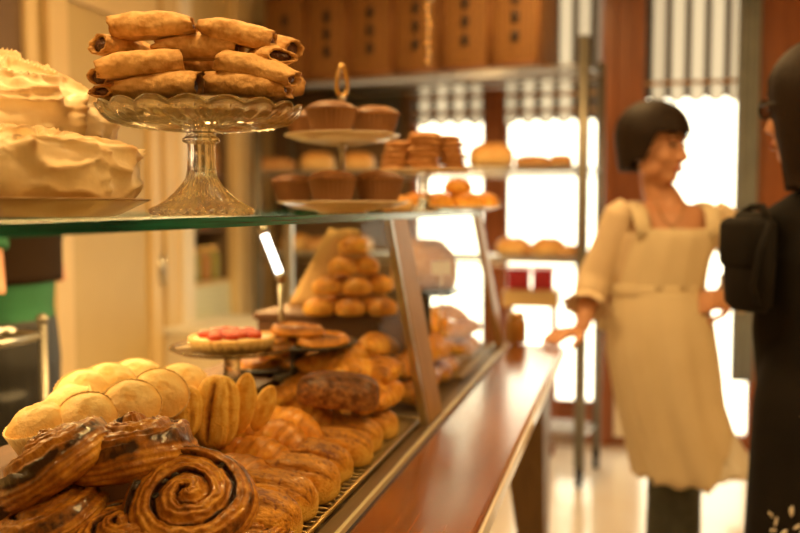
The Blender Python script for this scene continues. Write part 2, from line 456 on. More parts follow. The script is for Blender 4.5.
# wall behind the counter, with an alcove for jars
A0, A1 = 4.02, 4.50
g = G()
g.box((XL - 0.1, -2.5, 0), (XL, A0, 3.0)); g.box((XL - 0.1, A1, 0), (XL, YB, 3.0))
g.box((XL - 0.1, A0, 0), (XL, A1, 0.95)); g.box((XL - 0.1, A0, 1.78), (XL, A1, 3.0))
wl = struct(g.build('wall_left', M['wall_cream'], smooth=False))
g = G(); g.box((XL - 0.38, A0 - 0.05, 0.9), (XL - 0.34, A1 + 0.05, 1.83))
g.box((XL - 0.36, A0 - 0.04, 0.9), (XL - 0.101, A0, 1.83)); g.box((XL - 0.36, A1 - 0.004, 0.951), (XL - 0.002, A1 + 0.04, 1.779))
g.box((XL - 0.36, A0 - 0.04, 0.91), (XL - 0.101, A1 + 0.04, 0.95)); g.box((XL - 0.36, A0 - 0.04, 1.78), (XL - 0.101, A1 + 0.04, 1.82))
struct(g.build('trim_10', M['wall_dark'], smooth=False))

# panelled door in that wall
dr = struct(thing('door_1', 'cream panelled door behind the counter', 'door', (XL, 3.3, 0)))
del dr['label']; del dr['category']
g = G(); g.box((0.0, -0.38, 0.0), (0.022, 0.40, 2.3), 0.004); g.build('door_slab', M['door_panel'], dr, False)
g = G()
for y0, y1 in ((-0.385, -0.27), (0.32, 0.405)): g.box((0.02, y0, 0.0), (0.045, y1, 2.3), 0.005)
for z0, z1 in ((0.0, 0.18), (2.12, 2.3)): g.box((0.02, -0.27, z0), (0.044, 0.32, z1), 0.005)
g.build('door_frame', M['door_cream'], dr, False)
g = G(); g.tube([(0.055, 0.40, 0.98), (0.055, 0.40, 1.12)], 0.012, 12); g.box((0.04, 0.375, 0.99), (0.05, 0.425, 1.11)); g.build('hinge', M['steel'], dr)
g = G(); g.box((XL, 3.78, 0), (XL + 0.03, 3.90, 3.0), 0.004); struct(g.build('trim_1', M['door_cream'], smooth=False))
g = G(); g.box((XL, 3.90, 0), (XL + 0.05, 4.02, 3.0), 0.006); struct(g.build('trim_2', M['trim_white'], smooth=False))
g = G(); g.box((XL, 4.50, 0), (XL + 0.06, 4.74, 3.0), 0.006); struct(g.build('trim_3', M['door_cream'], smooth=False))
g = G(); g.box((XL, 2.30, 0), (XL + 0.035, 2.36, 3.0), 0.006); g.box((XL, 2.80, 0), (XL + 0.035, 2.86, 3.0), 0.006)
struct(g.build('trim_4', M['door_cream'], smooth=False))
g = G(); g.box((XL, 2.36, 0.0), (XL + 0.012, 2.80, 3.0)); struct(g.build('trim_5', M['wall_dark'], smooth=False))
g = G(); g.box((XL, A0, 0.42), (XL + 0.014, A1, 0.93), 0.003); struct(g.build('trim_6', M['tiles'], smooth=False))

# shopfront wall
g = G()
def piece(x0, x1, z0, z1, t=0.1): g.box((x0, YB, z0), (x1, YB + t, z1))
piece(-2.2, -1.24, 0, 3.0); struct(g.build('wall_back', M['wall_dark'], smooth=False))
g = G(); piece(0.665, 2.7, 0, 3.0); struct(g.build('wall_back.001', M['wood_frame'], smooth=False))
g = G()
piece(-0.80, -0.69, 0.2, 2.75); piece(-1.24, -0.16, 0, 0.2); piece(-1.24, -0.16, 2.75, 3.0); piece(-1.24, -1.22, 0.2, 2.75)
struct(g.build('trim_7', M['wood_frame'], smooth=False))
g = G(); g.box((-0.16, YB - 0.02, 0), (0.075, YB + 0.1, 3.0), 0.006); g.box((-0.15, YB - 0.045, 0), (-0.075, YB - 0.02, 3.0), 0.006)
g.box((0.02, YB - 0.04, 0), (0.075, YB - 0.02, 3.0), 0.005)
struct(g.build('trim_8', M['wood_frame'], smooth=False))
g = G(); g.box((-0.06, YB - 0.034, 0.05), (0.012, YB - 0.02, 0.45), 0.003); struct(g.build('trim_9', M['trim_white'], smooth=False))
for k, (x0, x1, z0, z1) in enumerate(((-1.22, -0.80, 0.2, 2.75), (-0.69, -0.16, 0.2, 2.75))):
    g = G(); w = 0.018
    g.box((x0, YB + 0.03, z0), (x0 + w, YB + 0.07, z1)); g.box((x1 - w, YB + 0.03, z0), (x1, YB + 0.07, z1))
    g.box((x0, YB + 0.03, z0), (x1, YB + 0.07, z0 + 0.03)); g.box((x0, YB + 0.03, z1 - 0.03), (x1, YB + 0.07, z1))
    o = struct(g.build('window_%d' % (k + 1), M['wood_frame'], smooth=False))
    g = G(); g.box((x0 + w, YB + 0.047, z0 + 0.03), (x1 - w, YB + 0.053, z1 - 0.03)); g.build('pane', M['pane'], o, False)
# glazed shop door
g = G(); x0, x1 = 0.075, 0.665
g.box((x0, YB + 0.02, 0.0), (x1, YB + 0.07, 0.085)); g.box((x0, YB + 0.02, 2.7), (x1, YB + 0.07, 3.0))
g.box((x0, YB + 0.02, 0.085), (x0 + 0.02, YB + 0.07, 2.7)); g.box((x1 - 0.02, YB + 0.02, 0.085), (x1, YB + 0.07, 2.7))
o = struct(g.build('door_2', M['wood_frame'], smooth=False))
g = G(); g.box((x0 + 0.02, YB + 0.042, 0.085), (x1 - 0.02, YB + 0.048, 2.7)); g.build('pane', M['pane'], o, False)

# striped valances, scalloped at the hem
def valance(name, x0, x1, z0, label, bars=()):
    t = thing(name, label, 'curtain', (0, YB - 0.03, 0), group='striped half curtains at the shopfront')
    n = max(8, int((x1 - x0) / 0.012)); per = 0.0998
    def fn(i, j):
        x = x0 + (x1 - x0) * i / n
        s = abs(math.sin(PI * (x + 0.004) / per))
        zb = z0 - 0.035 * s
        z = zb + (2.95 - zb) * j / 12
        return (x, 0.010 * math.cos(2 * PI * x / per), z)
    gg = G(); gg.grid(n + 1, 13, fn); c = gg.build('cloth', M['valance'], t)
    if bars:
        gg = G()
        for z in bars: gg.box((x0, -0.022, z), (x1, -0.014, z + 0.022), 0.003)
        gg.build('rail_bar', M['bronze'], t, False)
    return t
valance('valance', 0.08, 0.66, 1.93, 'white curtain with dark stripes and scalloped hem across the glazed door', (1.99,))
valance('valance.001', -1.22, -0.80, 1.83, 'narrow dark-striped white half curtain on the left window, left of the dark mullion', (1.86, 1.95, 2.04))
valance('valance.002', -0.69, -0.16, 1.83, 'dark-striped white half curtain on the window behind the bread rack', (1.86, 1.95, 2.04))
# grey drape hanging at the right of the door
def fn(i, j):
    x = 0.545 + 0.115 * i / 20; z = 0.40 + 2.5 * j / 10
    return (x, YB - 0.065 + 0.012 * math.sin(i * 1.1), z)
g = G(); g.grid(21, 11, fn); o = g.build('drape', M['grey_cloth'])
sd = o.modifiers.new('s', 'SOLIDIFY'); sd.thickness = 0.004
tag(o, 'long narrow grey drape hanging at the right side of the glazed door', 'curtain')
# slate panel on the dark wall
g = G(); g.box((-1.72, YB - 0.03, 1.72), (-1.30, YB, 2.08), 0.004); o = g.build('wall_board', M['slate'], smooth=False)
tag(o, 'dark slate-grey board on the brown back wall, behind the upper tart plate', 'board')
g = G(); g.box((-2.04, YB - 0.02, 1.30), (-1.92, YB, 1.45), 0.003); o = g.build('wall_plaque', M['black'], smooth=False)
tag(o, 'small dark square wall plaque low on the back wall, left of the two-tier stand', 'plaque')

# jars in the alcove
for z, w in ((1.225, 'lower'), (1.50, 'upper')):
    g = G(); g.box((XL - 0.338, A0 + 0.001, z - 0.018), (XL - 0.004, A1 - 0.005, z - 0.0005), 0.003)
    o = g.build('alcove_shelf', M['wall_dark'], smooth=False); tag(o, '%s of the two dark shelf boards inside the jar alcove' % w, 'shelf')
jc = {'green': ((0.12, 0.20, 0.05), 'green'), 'olive': ((0.30, 0.28, 0.05), 'yellow-green'), 'dark': ((0.05, 0.03, 0.02), 'dark brown'), 'amber': ((0.42, 0.20, 0.04), 'amber'), 'red': ((0.35, 0.06, 0.03), 'red')}
for k, (c, w) in jc.items(): M['jar_' + k] = plain('jar_' + k, c, 0.25, coat=0.4)
pr = [(0.0, 0.0), (0.036, 0.0), (0.04, 0.006), (0.04, 0.10), (0.034, 0.115), (0.030, 0.12), (0.0, 0.12)]
lp = [(0.0, 0.119), (0.033, 0.119), (0.033, 0.142), (0.030, 0.146), (0.0, 0.146)]
jm = {}
for k in jc:
    gg = G(); gg.lathe(pr, 24); jm[k] = gg.mesh('jar', M['jar_' + k])
gg = G(); gg.lathe(lp, 24); jl = gg.mesh('lid', M['brass'])
rows = [(0.95, ['olive', 'olive', 'amber', 'olive'], 'bottom'), (1.225, ['dark', 'green', 'red', 'dark'], 'middle'), (1.50, ['green', 'olive', 'green', 'amber'], 'top')]
ords = ['nearest', 'second', 'third', 'farthest']
for z, ks, rn in rows:
    for i, k in enumerate(ks):
        o = link('preserve_jar', jm[k]); o.location = (XL - 0.062, A0 + 0.07 + i * 0.112, z); o.scale = (1.1, 1.1, 1.25)
        tag(o, '%s preserve jar, %s along the %s shelf of the wall alcove' % (jc[k][1], ords[i], rn), 'jar', 'preserve jars in the wall alcove')
        link('lid', jl, o)

# white work cabinet under the tiles
t = thing('work_cabinet', 'low white cabinet against the cream wall, below the small tiled panel', 'cabinet', (XL + 0.28, 4.2, 0))
g = G(); g.box((-0.27, -0.42, 0.0), (0.25, 0.10, 0.74), 0.006); g.build('carcass', M['trim_white'], t, False)
g = G(); g.box((-0.275, -0.44, 0.74), (0.28, 0.12, 0.775), 0.008); g.build('worktop', M['linen'], t, False)
for y in (-0.41, -0.155):
    g = G(); g.box((0.25, y, 0.05), (0.268, y + 0.245, 0.70), 0.005); d = g.build('door', M['trim_white'], t, False)
    g = G(); g.tube([(0.275, y + 0.20, 0.5), (0.295, y + 0.20, 0.5), (0.295, y + 0.20, 0.6), (0.275, y + 0.20, 0.6)], 0.006, 10); g.build('handle', M['steel'], d)

# ------------------------------------------------------------------ the display case
case = thing('pastry_display_case', 'long glass-fronted pastry display case with a polished wooden front ledge', 'display case', (-0.7, 1.5, 0))
def cs(gg, name, mat, parent=case, smooth=False, M0=T(0.7, -1.5, 0)):
    gg.v = [M0 @ p for p in gg.v]
    return gg.build(name, mat, parent, smooth)
Y0, YM, YE = 0.25, 1.79, 2.91
XT, XG, XK = -0.462, -0.388, -1.14     # glass top edge, glass foot, back of the case
ZD, ZT = 0.88, 1.307
g = G(); g.box((-1.10, Y0, 0.08), (-0.52, 2.84, 0.84), 0.004); g.box((-1.05, Y0 + 0.02, 0), (-0.58, 2.78, 0.08)); cs(g, 'base_cabinet', M['cabinet'])
g = G(); g.box((XK, Y0, 0.84), (-0.386, YE, ZD), 0.003); cs(g, 'deck', M['deck'])
g = G(); g.box((-0.371, Y0 - 0.4, 0.846), (-0.198, 2.965, 0.881), 0.006); cs(g, 'ledge', M['ledge'])
g = G(); g.box((-0.199, Y0 - 0.4, 0.848), (-0.192, 2.962, 0.873), 0.002); cs(g, 'ledge_edging', M['ledge_edge'])
g = G(); g.box((-0.404, Y0, 0.8805), (-0.3795, YE + 0.01, 0.889), 0.002); cs(g, 'base_rail', M['rail_dark'])
g = G(); g.box((-0.379, Y0, 0.8805), (-0.372, YE + 0.01, 0.892), 0.002); cs(g, 'rail_lip', M['rail'])
# tapered wooden end leg
g = G()
vs = []
for (z, xa, ya) in ((0.0, -0.285, 2.80), (0.845, -0.375, 2.62)):
    vs += [(xa, ya, z), (-0.235, ya, z), (-0.235, 2.92, z), (xa, 2.92, z)]
g.add(vs, [(3, 2, 1, 0), (4, 5, 6, 7), (0, 1, 5, 4), (1, 2, 6, 5), (2, 3, 7, 6), (3, 0, 4, 7)]); cs(g, 'end_leg', M['leg_wood'])
def pane_front(ya, yb, name='front_pane'):
    gg = G(); t = 0.006
    vs = [(XG, ya, 0.888), (XG, yb, 0.888), (XT - 0.004, yb, ZT), (XT - 0.004, ya, ZT)]
    vs = vs + [(x - t, y, z) for x, y, z in vs]
    gg.add(vs, [(0, 1, 2, 3), (7, 6, 5, 4), (0, 4, 5, 1), (1, 5, 6, 2), (2, 6, 7, 3), (3, 7, 4, 0)])
    return cs(gg, name, M['case_pane'])
pane_front(Y0, YM - 0.002); pane_front(YM + 0.002, YE)
# glass top: one slab with green edges
g = G(); g.box((XK, Y0, ZT), (XT, YE + 0.005, ZT + 0.0125)); 
for i, f in enumerate(g.f):
    n = (g.v[f[1]] - g.v[f[0]]).cross(g.v[f[2]] - g.v[f[1]])
    g.m[i] = 0 if abs(n.normalized().z) > 0.9 else 1
cs(g, 'top_pane', [M['pane_top'], M['glass_edge']])
def mullion(y, w, mat, name):
    gg = G(); b = 0.016
    vs = [(XG + 0.003, y - w / 2, 0.889), (XG + 0.003, y + w / 2, 0.889), (XT - 0.001, y + w / 2, ZT - 0.0005), (XT - 0.001, y - w / 2, ZT - 0.0005)]
    vs = vs + [(x - b, yy, z) for x, yy, z in vs]
    gg.add(vs, [(0, 1, 2, 3), (7, 6, 5, 4), (0, 4, 5, 1), (1, 5, 6, 2), (2, 6, 7, 3), (3, 7, 4, 0)])
    return cs(gg, name, mat)
mullion(YM - 0.03, 0.012, M['steel'], 'glazing_bar')
mullion(YM + 0.045, 0.125, M['bronze'], 'mullion')
mullion(YE - 0.05, 0.075, M['bronze'], 'end_mullion')
mullion(YE - 0.006, 0.012, M['steel'], 'glazing_bar')
g = G()
vs = [(XG - 0.01, YE, 0.886), (XT - 0.01, YE, ZT), (XK, YE, ZT), (XK, YE, 0.886)]
vs = vs + [(x, y - 0.006, z) for x, y, z in vs]
g.add(vs, [(0, 1, 2, 3), (7, 6, 5, 4), (0, 4, 5, 1), (1, 5, 6, 2), (2, 6, 7, 3), (3, 7, 4, 0)]); cs(g, 'end_pane', M['case_pane'])
for y in (Y0 + 0.02, YE - 0.02):
    g = G(); g.box((XK + 0.002, y - 0.012, ZD), (XK + 0.03, y + 0.012, ZT)); cs(g, 'back_post', M['steel'])
g = G(); g.box((XK + 0.003, Y0, ZT - 0.022), (XK + 0.028, YE - 0.01, ZT)); cs(g, 'back_rail', M['steel'])
# glowing rod standing in for a front-glass reflection, on an added bracket
a = at(263, 231, 1.95); b = at(281, 277, 1.95)
lt = thing('case_lamp', 'slim white lit tube slanting inside the case, beyond the strawberry tart', 'lamp', b)
g = G(); g.tube([a - b, V((0, 0, 0))], 0.0085, 14); g.build('tube', M['tube_lamp'], lt)
g = G(); g.tube([V((0, 0, 0.0)), V((0.0, 0, -0.185))], 0.006, 10); g.ball((0, 0, 0), 0.013, 8, 12); g.ball(a - b, 0.012, 8, 12); g.build('bracket', M['steel'], lt)

# wooden risers inside the case
def riser(label, x0, x1, y0, y1, z, name='wooden_riser'):
    t = thing(name, label, 'riser', ((x0 + x1) / 2, (y0 + y1) / 2, ZD))
    hx = (x1 - x0) / 2; hy = (y1 - y0) / 2; h = z - ZD
    gg = G(); gg.box((-hx, -hy, h - 0.016), (hx, hy, h), 0.003); gg.build('top_board', M['riser_wood'], t, False)
    for s in (-1, 1):
        gg = G(); gg.box((-hx + 0.01, s * (hy - 0.012) - 0.008, 0.001), (hx - 0.01, s * (hy - 0.012) + 0.008, h - 0.016), 0.002); gg.build('side_board', M['riser_wood'], t, False)
    gg = G(); gg.box((hx - 0.024, -hy + 0.02, 0.001), (hx - 0.01, hy - 0.02, h - 0.016), 0.002); gg.build('front_board', M['riser_wood'], t, False)
    return t
riser('long dark wooden riser under the cupcakes and the tart stand in the case', -0.865, -0.675, 0.95, 1.84, 0.99)
riser('low wooden riser under the glazed spiral buns at the near end of the case', -0.84, -0.425, 0.50, 0.845, 0.945)
riser('dark raised riser carrying the heap of round buns in the case', -0.85, -0.535, 1.95, 2.25, 1.085)

# wire trays
def wire_tray(label, x0, x1, y0, y1):
    t = thing('wire_tray', label, 'tray', ((x0 + x1) / 2, (y0 + y1) / 2, ZD + 0.0006))
    hx = (x1 - x0) / 2; hy = (y1 - y0) / 2
    gg = G(); gg.tube([(-hx, -hy, 0.011), (hx, -hy, 0.011), (hx, hy, 0.011), (-hx, hy, 0.011)], 0.0042, 8, closed=True); gg.build('frame', M['brass_dull'], t)
    gg = G(); n = int(2 * hy / 0.019)
    for i in range(1, n):
        y = -hy + 2 * hy * i / n
        gg.tube([(-hx, y, 0.0125), (hx, y, 0.0125)], 0.0019, 6)
    gg.build('wires', M['brass_dull'], t)
    for sx in (-1, 1):
        for sy in (-1, 1):
            gg = G(); gg.tube([(sx * (hx - 0.01), sy * (hy - 0.01), 0.0), (sx * (hx - 0.01), sy * (hy - 0.01), 0.011)], 0.004, 8); gg.build('foot', M['brass_dull'], t)
    return t
M['brass_dull'] = plain('brass_dull', (0.50, 0.34, 0.14), 0.35, 0.8)
wire_tray('wire tray under the front row of pastries in the near glass bay', -0.665, -0.412, 0.87, 1.80)
wire_tray('wire tray under the croissants in the far glass bay', -0.76, -0.412, 2.285, 2.87)
# ------------------------------------------------------------------ pastry shapes
def loaf(L, W, H, nu=52, nv=36, pu=2.4, disp=None, bend=0.0, flat=0.45, tonef=None, pe=2.0):
    gg = G()
    def fn(i, j):
        s = -math.cos(PI * i / nu); u = (s + 1) / 2; v = 2 * PI * j / nv
        pr = max(0.0, 1 - abs(s) ** pu) ** (1 / pu)
        cy, cz = math.cos(v), math.sin(v)
        cy = math.copysign(abs(cy) ** (2 / pe), cy); cz = math.copysign(abs(cz) ** (2 / pe), cz)
        k = 1.0; tn = 0.0
        if disp:
            r = disp(u, v, s)
            if isinstance(r, tuple): k, tn = r
            else: k = r
        y = W / 2 * pr * cy * k; z = H / 2 * pr * cz * k
        lim = -flat * H / 2
        if z < lim: z = lim - (lim - z) * 0.12
        x = L / 2 * s
        return (x, y + bend * (1 - s * s) - bend * 0.5, z - lim + (1 - flat) * H * 0.066, tn)
    gg.grid(nu + 1, nv, fn, False, True, flip=True)
    return gg

def mk_pain(seed):
    def disp(u, v, s):
        top = math.sin(v)
        w1 = PI * 0.30 + 0.10 * math.sin(u * 5 + seed); w2 = PI * 0.70 + 0.08 * math.sin(u * 4 + 2 * seed)
        step = 0.07 * sm(w1 - 0.03, w1 + 0.05, v) * (1 - sm(w2 - 0.05, w2 + 0.03, v))
        fold = math.exp(-((v - w1) / 0.07) ** 2) + math.exp(-((v - w2) / 0.07) ** 2)
        fl = fr((u * 5 + seed, v * 3.0, seed), 4)
        crk = abs(noise.noise(V((u * 9 + seed * 2, v * 3.2, 1.0))))
        k = 0.97 + step - 0.05 * fold + 0.055 * fl - 0.03 * math.exp(-(crk / 0.06) ** 2)
        e = sm(0.80, 1.0, abs(s))
        k *= 1 + 0.035 * e * math.sin(v * 3 + seed)
        return k, 0.24 * fold * max(0, top) + 0.34 * math.exp(-(crk / 0.05) ** 2) + 0.20 * max(0, top) - 0.18 * sm(0.0, -0.7, top) - 0.08 * e
    return loaf(0.132, 0.088, 0.070, pu=3.0, pe=2.2, disp=disp, nu=72, nv=72)

def mk_croissant(seed, L=0.15, W=0.075, H=0.07, bend=0.03, k_seg=7):
    def disp(u, v, s):
        ph = (u * k_seg + 0.18 * math.sin(v) + 0.1 * math.cos(v * 2 + seed)) % 1.0
        step = (1 - ph)
        r = 1 - 0.08 + 0.13 * step ** 0.8 if u < 0.5 else 1 - 0.08 + 0.13 * ph ** 0.8
        edge = math.exp(-((ph if u < 0.5 else 1 - ph) / 0.16) ** 2)
        return r + 0.035 * fr((u * 6 + seed, v * 2, 0), 3), 0.18 * edge + 0.22 * fr((u * 5, math.cos(v) * 1.5, math.sin(v) * 1.5 + seed), 3) + 0.15 * max(0, math.sin(v))
    return loaf(L, W, H, pu=1.55, disp=disp, bend=bend, nu=64, nv=40)

def mk_snail(seed, R=0.0735, H=0.052, turns=2.55):
    gg = G(); nr, nt = 96, 150
    def fn(i, j):
        th = 2 * PI * j / nt
        rag = 1 + 0.045 * math.sin(2 * th + seed) + 0.03 * math.sin(3 * th + 2 * seed) + 0.01 * math.sin(7 * th)
        if i < 76:
            q = (i / 75.0)
            wob = 0.10 * noise.noise(V((math.cos(th) * 1.5 + seed, math.sin(th) * 1.5, q * 2))) + 0.05 * noise.noise(V((math.cos(th) * 4 + seed, math.sin(th) * 4, q * 5)))
            ph = (q ** 0.92 * turns - th / (2 * PI) + wob) % 1.0
            # a broad ribbon that leans outwards with a ragged torn inner edge
            rid = sm(0.0, 0.16, ph) * (1 - 0.65 * sm(0.55, 1.0, ph))
            groove = math.exp(-(min(ph, 1 - ph) / 0.115) ** 2)
            x, y = math.cos(th) * R * q * rag, math.sin(th) * R * q * rag
            patch = sm(-0.1, 0.45, noise.noise(V((x * 28 + seed, y * 28, seed))) + 0.35 * q)
            z = H * (0.74 - 0.16 * q ** 4 + 0.16 * math.exp(-(q / 0.34) ** 2)) + 0.0125 * rid * (1 - 0.25 * q)
            z += 0.0018 * fr((x * 70, y * 70, seed), 3) + 0.0009 * math.sin(ph * 22 + 3 * noise.noise(V((x * 60, y * 60, 0))))
            dark = groove * (0.35 + 0.75 * patch) + 0.16 * rid + 0.30 * max(0, fr((x * 40, y * 40, seed + 4), 3)) + 0.10 * math.sin(ph * 20 + 2 * noise.noise(V((x * 50, y * 50, 2))))
            if q > 0.93: dark += 0.35 * sm(0.93, 1.0, q)
            return (x, y, z, dark)
        k = (i - 75) / 20.0
        lay = math.sin(k * 30 + 2.5 * fr((math.cos(th) * 2, math.sin(th) * 2, k + seed), 2))
        bul = R * rag * (1 + 0.11 * math.sin(PI * min(1, k * 1.15)) + 0.016 * lay)
        z = H * 0.59 * (1 - k) ** 0.95
        if k > 0.82: bul *= 1 - (k - 0.82) * 1.3
        z += 0.004 * (1 - k) * math.sin(3 * th + seed)
        if i == 95: bul = 0.001; z = 0
        return (math.cos(th) * bul, math.sin(th) * bul, z, 0.50 * (1 - k) ** 5 + 0.12 + 0.13 * lay + 0.15 * fr((math.cos(th) * 3, math.sin(th) * 3, k * 3 + seed), 2))
    gg.grid(nr, nt, fn, False, True, flip=True)
    return gg

def mk_rolled(seed, L=0.116, W=0.050, H=0.035):
    """dough wrapped round a dark filling, ends left open, one end squashed flatter"""
    gg = G(); nu, nv = 52, 52
    ang = 0.9 + 0.5 * math.sin(seed * 3)
    sg = 1 if math.sin(seed * 5) > 0 else -1
    def sec(i, j, ins=0.0):
        u = i / (nu - 1); s = 2 * u - 1; v = 2 * PI * j / nv
        w = ((v - ang - 0.25 * math.sin(u * 4 + seed)) % (2 * PI)) / (2 * PI)
        flap = 0.92 + 0.17 * sm(0.0, 0.03, w) * (1 - w)
        e = sm(0.35, 1.0, sg * s)
        wr = 0.085 * fr((u * 4 + seed * 3, math.cos(v) * 1.1, math.sin(v) * 1.1), 3) + 0.030 * fr((u * 15 + seed, math.cos(v) * 3, math.sin(v) * 3), 3)
        bulge = 1 + 0.07 * math.cos(s * 1.5) - 0.10 * abs(s) ** 3
        k = flap * bulge * (1 + wr) - ins
        y = W / 2 * math.cos(v) * k * (1 + 0.12 * e); z = H / 2 * math.sin(v) * k * (1 - 0.36 * e)
        lim = -H * 0.36
        if z < lim: z = lim + (z - lim) * 0.1
        rag = (0.005 * noise.noise(V((math.cos(v) * 2 + seed, math.sin(v) * 2, s * 3))) + 0.004 * math.sin(v + seed)) * abs(s) ** 6
        tn = 0.40 * math.exp(-((w - 0.01) / 0.022) ** 2) + 0.28 * fr((u * 6, math.cos(v) * 2, math.sin(v) * 2 + seed), 3) + 0.30 * abs(s) ** 8
        return (L / 2 * s + rag, y + 0.006 * math.sin(u * 3.4 + seed), z - lim + 0.0007 - 0.003 * math.cos(s * 1.6) * 0, tn)
    def fn(i, j):
        if 2 <= i < nu + 2: return sec(i - 2, j)
        if i == 1: p = sec(0, j, 0.20); return (p[0] + 0.001, p[1], p[2], 0.25)
        if i == 0: p = sec(0, j, 0.34); return (p[0] + 0.016, p[1], p[2], 0.8)
        if i == nu + 2: p = sec(nu - 1, j, 0.20); return (p[0] - 0.001, p[1], p[2], 0.25)
        p = sec(nu - 1, j, 0.34); return (p[0] - 0.016, p[1], p[2], 0.8)
    gg.grid(nu + 4, nv, fn, False, True, flip=True)
    fl = []
    for s in (-1, 1):
        f_ = G(); fh = 0.34 if s != sg else 0.20
        f_.ball((s * (L / 2 - 0.013), 0.006 * math.sin((1.7 + 1.7 * s) + seed), H * 0.37), (0.010, W * 0.36, H * fh), 10, 16, fn=lambda d: 1 + 0.16 * fr((d.x * 3 + seed, d.y * 3, d.z * 3), 2)); fl.append(f_)
    return gg, fl

def mk_muffin(R=0.041):
    dome = G(); nv = 48
    def fn(i, j):
        q = i / 12.0; th = 2 * PI * j / nv; r = R * 1.0 * q
        z = 0.047 + 0.024 * (1 - q ** 2.6) + 0.0022 * fr((math.cos(th) * q * 2.4, math.sin(th) * q * 2.4, R * 90), 3)
        return (r * math.cos(th), r * math.sin(th), z, 0.34 * q ** 4 + 0.12 * max(0, fr((math.cos(th) * q * 3, math.sin(th) * q * 3, 2), 2)) + (0.25 if q < 0.25 else 0))
    dome.grid(13, nv, fn, False, True, flip=False)
    dome.lathe([(R * 1.0, 0.047), (R * 0.9, 0.040), (0.0005, 0.038)], nv)
    cup = G(); n = 36 * 4
    prof = [(0.0005, 0.0), (R * 0.70, 0.0), (R * 0.72, 0.002), (R * 1.035, 0.0495), (R * 1.022, 0.0495), (R * 0.715, 0.004), (0.0005, 0.003)]
    def mod(th, i, r, z):
        k = 1 + 0.022 * math.cos(36 * th) if i in (2, 3, 4) else 1.0
        return r * k, z
    cup.lathe(prof, n, mod=mod)
    return dome, cup

def mk_tart(R=0.053, h=0.058):
    top = G(); nv = 48
    def fn(i, j):
        q = i / 12.0; th = 2 * PI * j / nv
        z = h * 0.80 + h * 0.30 * (1 - q ** 3.0) + 0.0016 * fr((math.cos(th) * q * 3, math.sin(th) * q * 3, 1), 3)
        return (R * 1.04 * q * math.cos(th), R * 1.04 * q * math.sin(th), z, 0.10 + 0.3 * q ** 6)
    top.grid(13, nv, fn, False, True)
    top.lathe([(R * 1.04, h * 0.80), (R * 0.97, h * 0.74), (0.0005, h * 0.72)], nv)
    cup = G()
    prof = [(0.0005, 0.0), (R * 0.72, 0.0), (R * 0.74, 0.002), (R * 0.98, h * 0.80), (R * 1.0, h * 0.82), (R * 0.97, h * 0.82), (R * 0.72, 0.004), (0.0005, 0.003)]
    def mod(th, i, r, z):
        return (r * (1 + 0.03 * math.cos(30 * th)) if 1 < i < 6 else r), z
    cup.lathe(prof, 30 * 4, mod=mod)
    return top, cup

def mk_palmier(seed=0):
    """plump puff pastry knot, layered along its length with a slit down the front"""
    def disp(u, v, s):
        slit = math.exp(-((v - PI * 0.42 - 0.25 * (u - 0.5)) / 0.13) ** 2) * sm(1.0, 0.55, abs(s))
        s2 = math.exp(-((v - PI * 0.74 + 0.3 * (u - 0.5)) / 0.16) ** 2) * sm(1.0, 0.6, abs(s))
        w = fr((u * 3 + seed, v * 1.3, seed), 3)
        lay = math.sin(v * 17 + 4 * w)
        return 1 - 0.34 * slit - 0.16 * s2 + 0.07 * w + 0.016 * lay, 0.75 * slit + 0.30 * s2 + 0.10 * lay + 0.25 * abs(s) ** 6
    return loaf(0.112, 0.082, 0.062, pu=2.5, pe=2.2, disp=disp, nu=60, nv=80, flat=0.8)

def mk_ear(seed):
    def disp(u, v, s):
        return 1 + 0.08 * fr((u * 4 + seed, v, 0), 3) + 0.012 * math.sin(v * 10 + 3 * fr((u * 2, v, 1), 2)), 0.07 * math.sin(v * 8) + 0.35 * abs(s) ** 4 + 0.2 * fr((u * 5, v * 2, seed), 3)
    return loaf(0.105, 0.05, 0.034, pu=1.9, disp=disp, flat=0.9)

def mk_bun(seed, R=0.045):
    def disp(u, v, s):
        return 1 + 0.04 * fr((s * 2 + seed, math.cos(v), math.sin(v)), 2), 0.35 * max(0, math.sin(v)) ** 2
    return loaf(2 * R, 2 * R, 1.5 * R, nu=28, nv=28, pu=2.0, disp=disp, flat=0.5)

def mk_bread(seed, L, W, H, cuts=3):
    def disp(u, v, s):
        c = 0.0
        if cuts: c = math.exp(-((((u * cuts) % 1.0) - 0.5 + 0.12 * math.cos(v)) / 0.10) ** 2) * max(0, math.sin(v)) ** 2 * sm(1, 0.7, abs(s))
        return 1 + 0.03 * fr((s * 3 + seed, math.cos(v) * 1.5, math.sin(v) * 1.5), 3) - 0.10 * c, -0.3 * c + 0.25 * max(0, math.sin(v))
    return loaf(L, W, H, nu=40, nv=28, pu=2.6, disp=disp, flat=0.55)

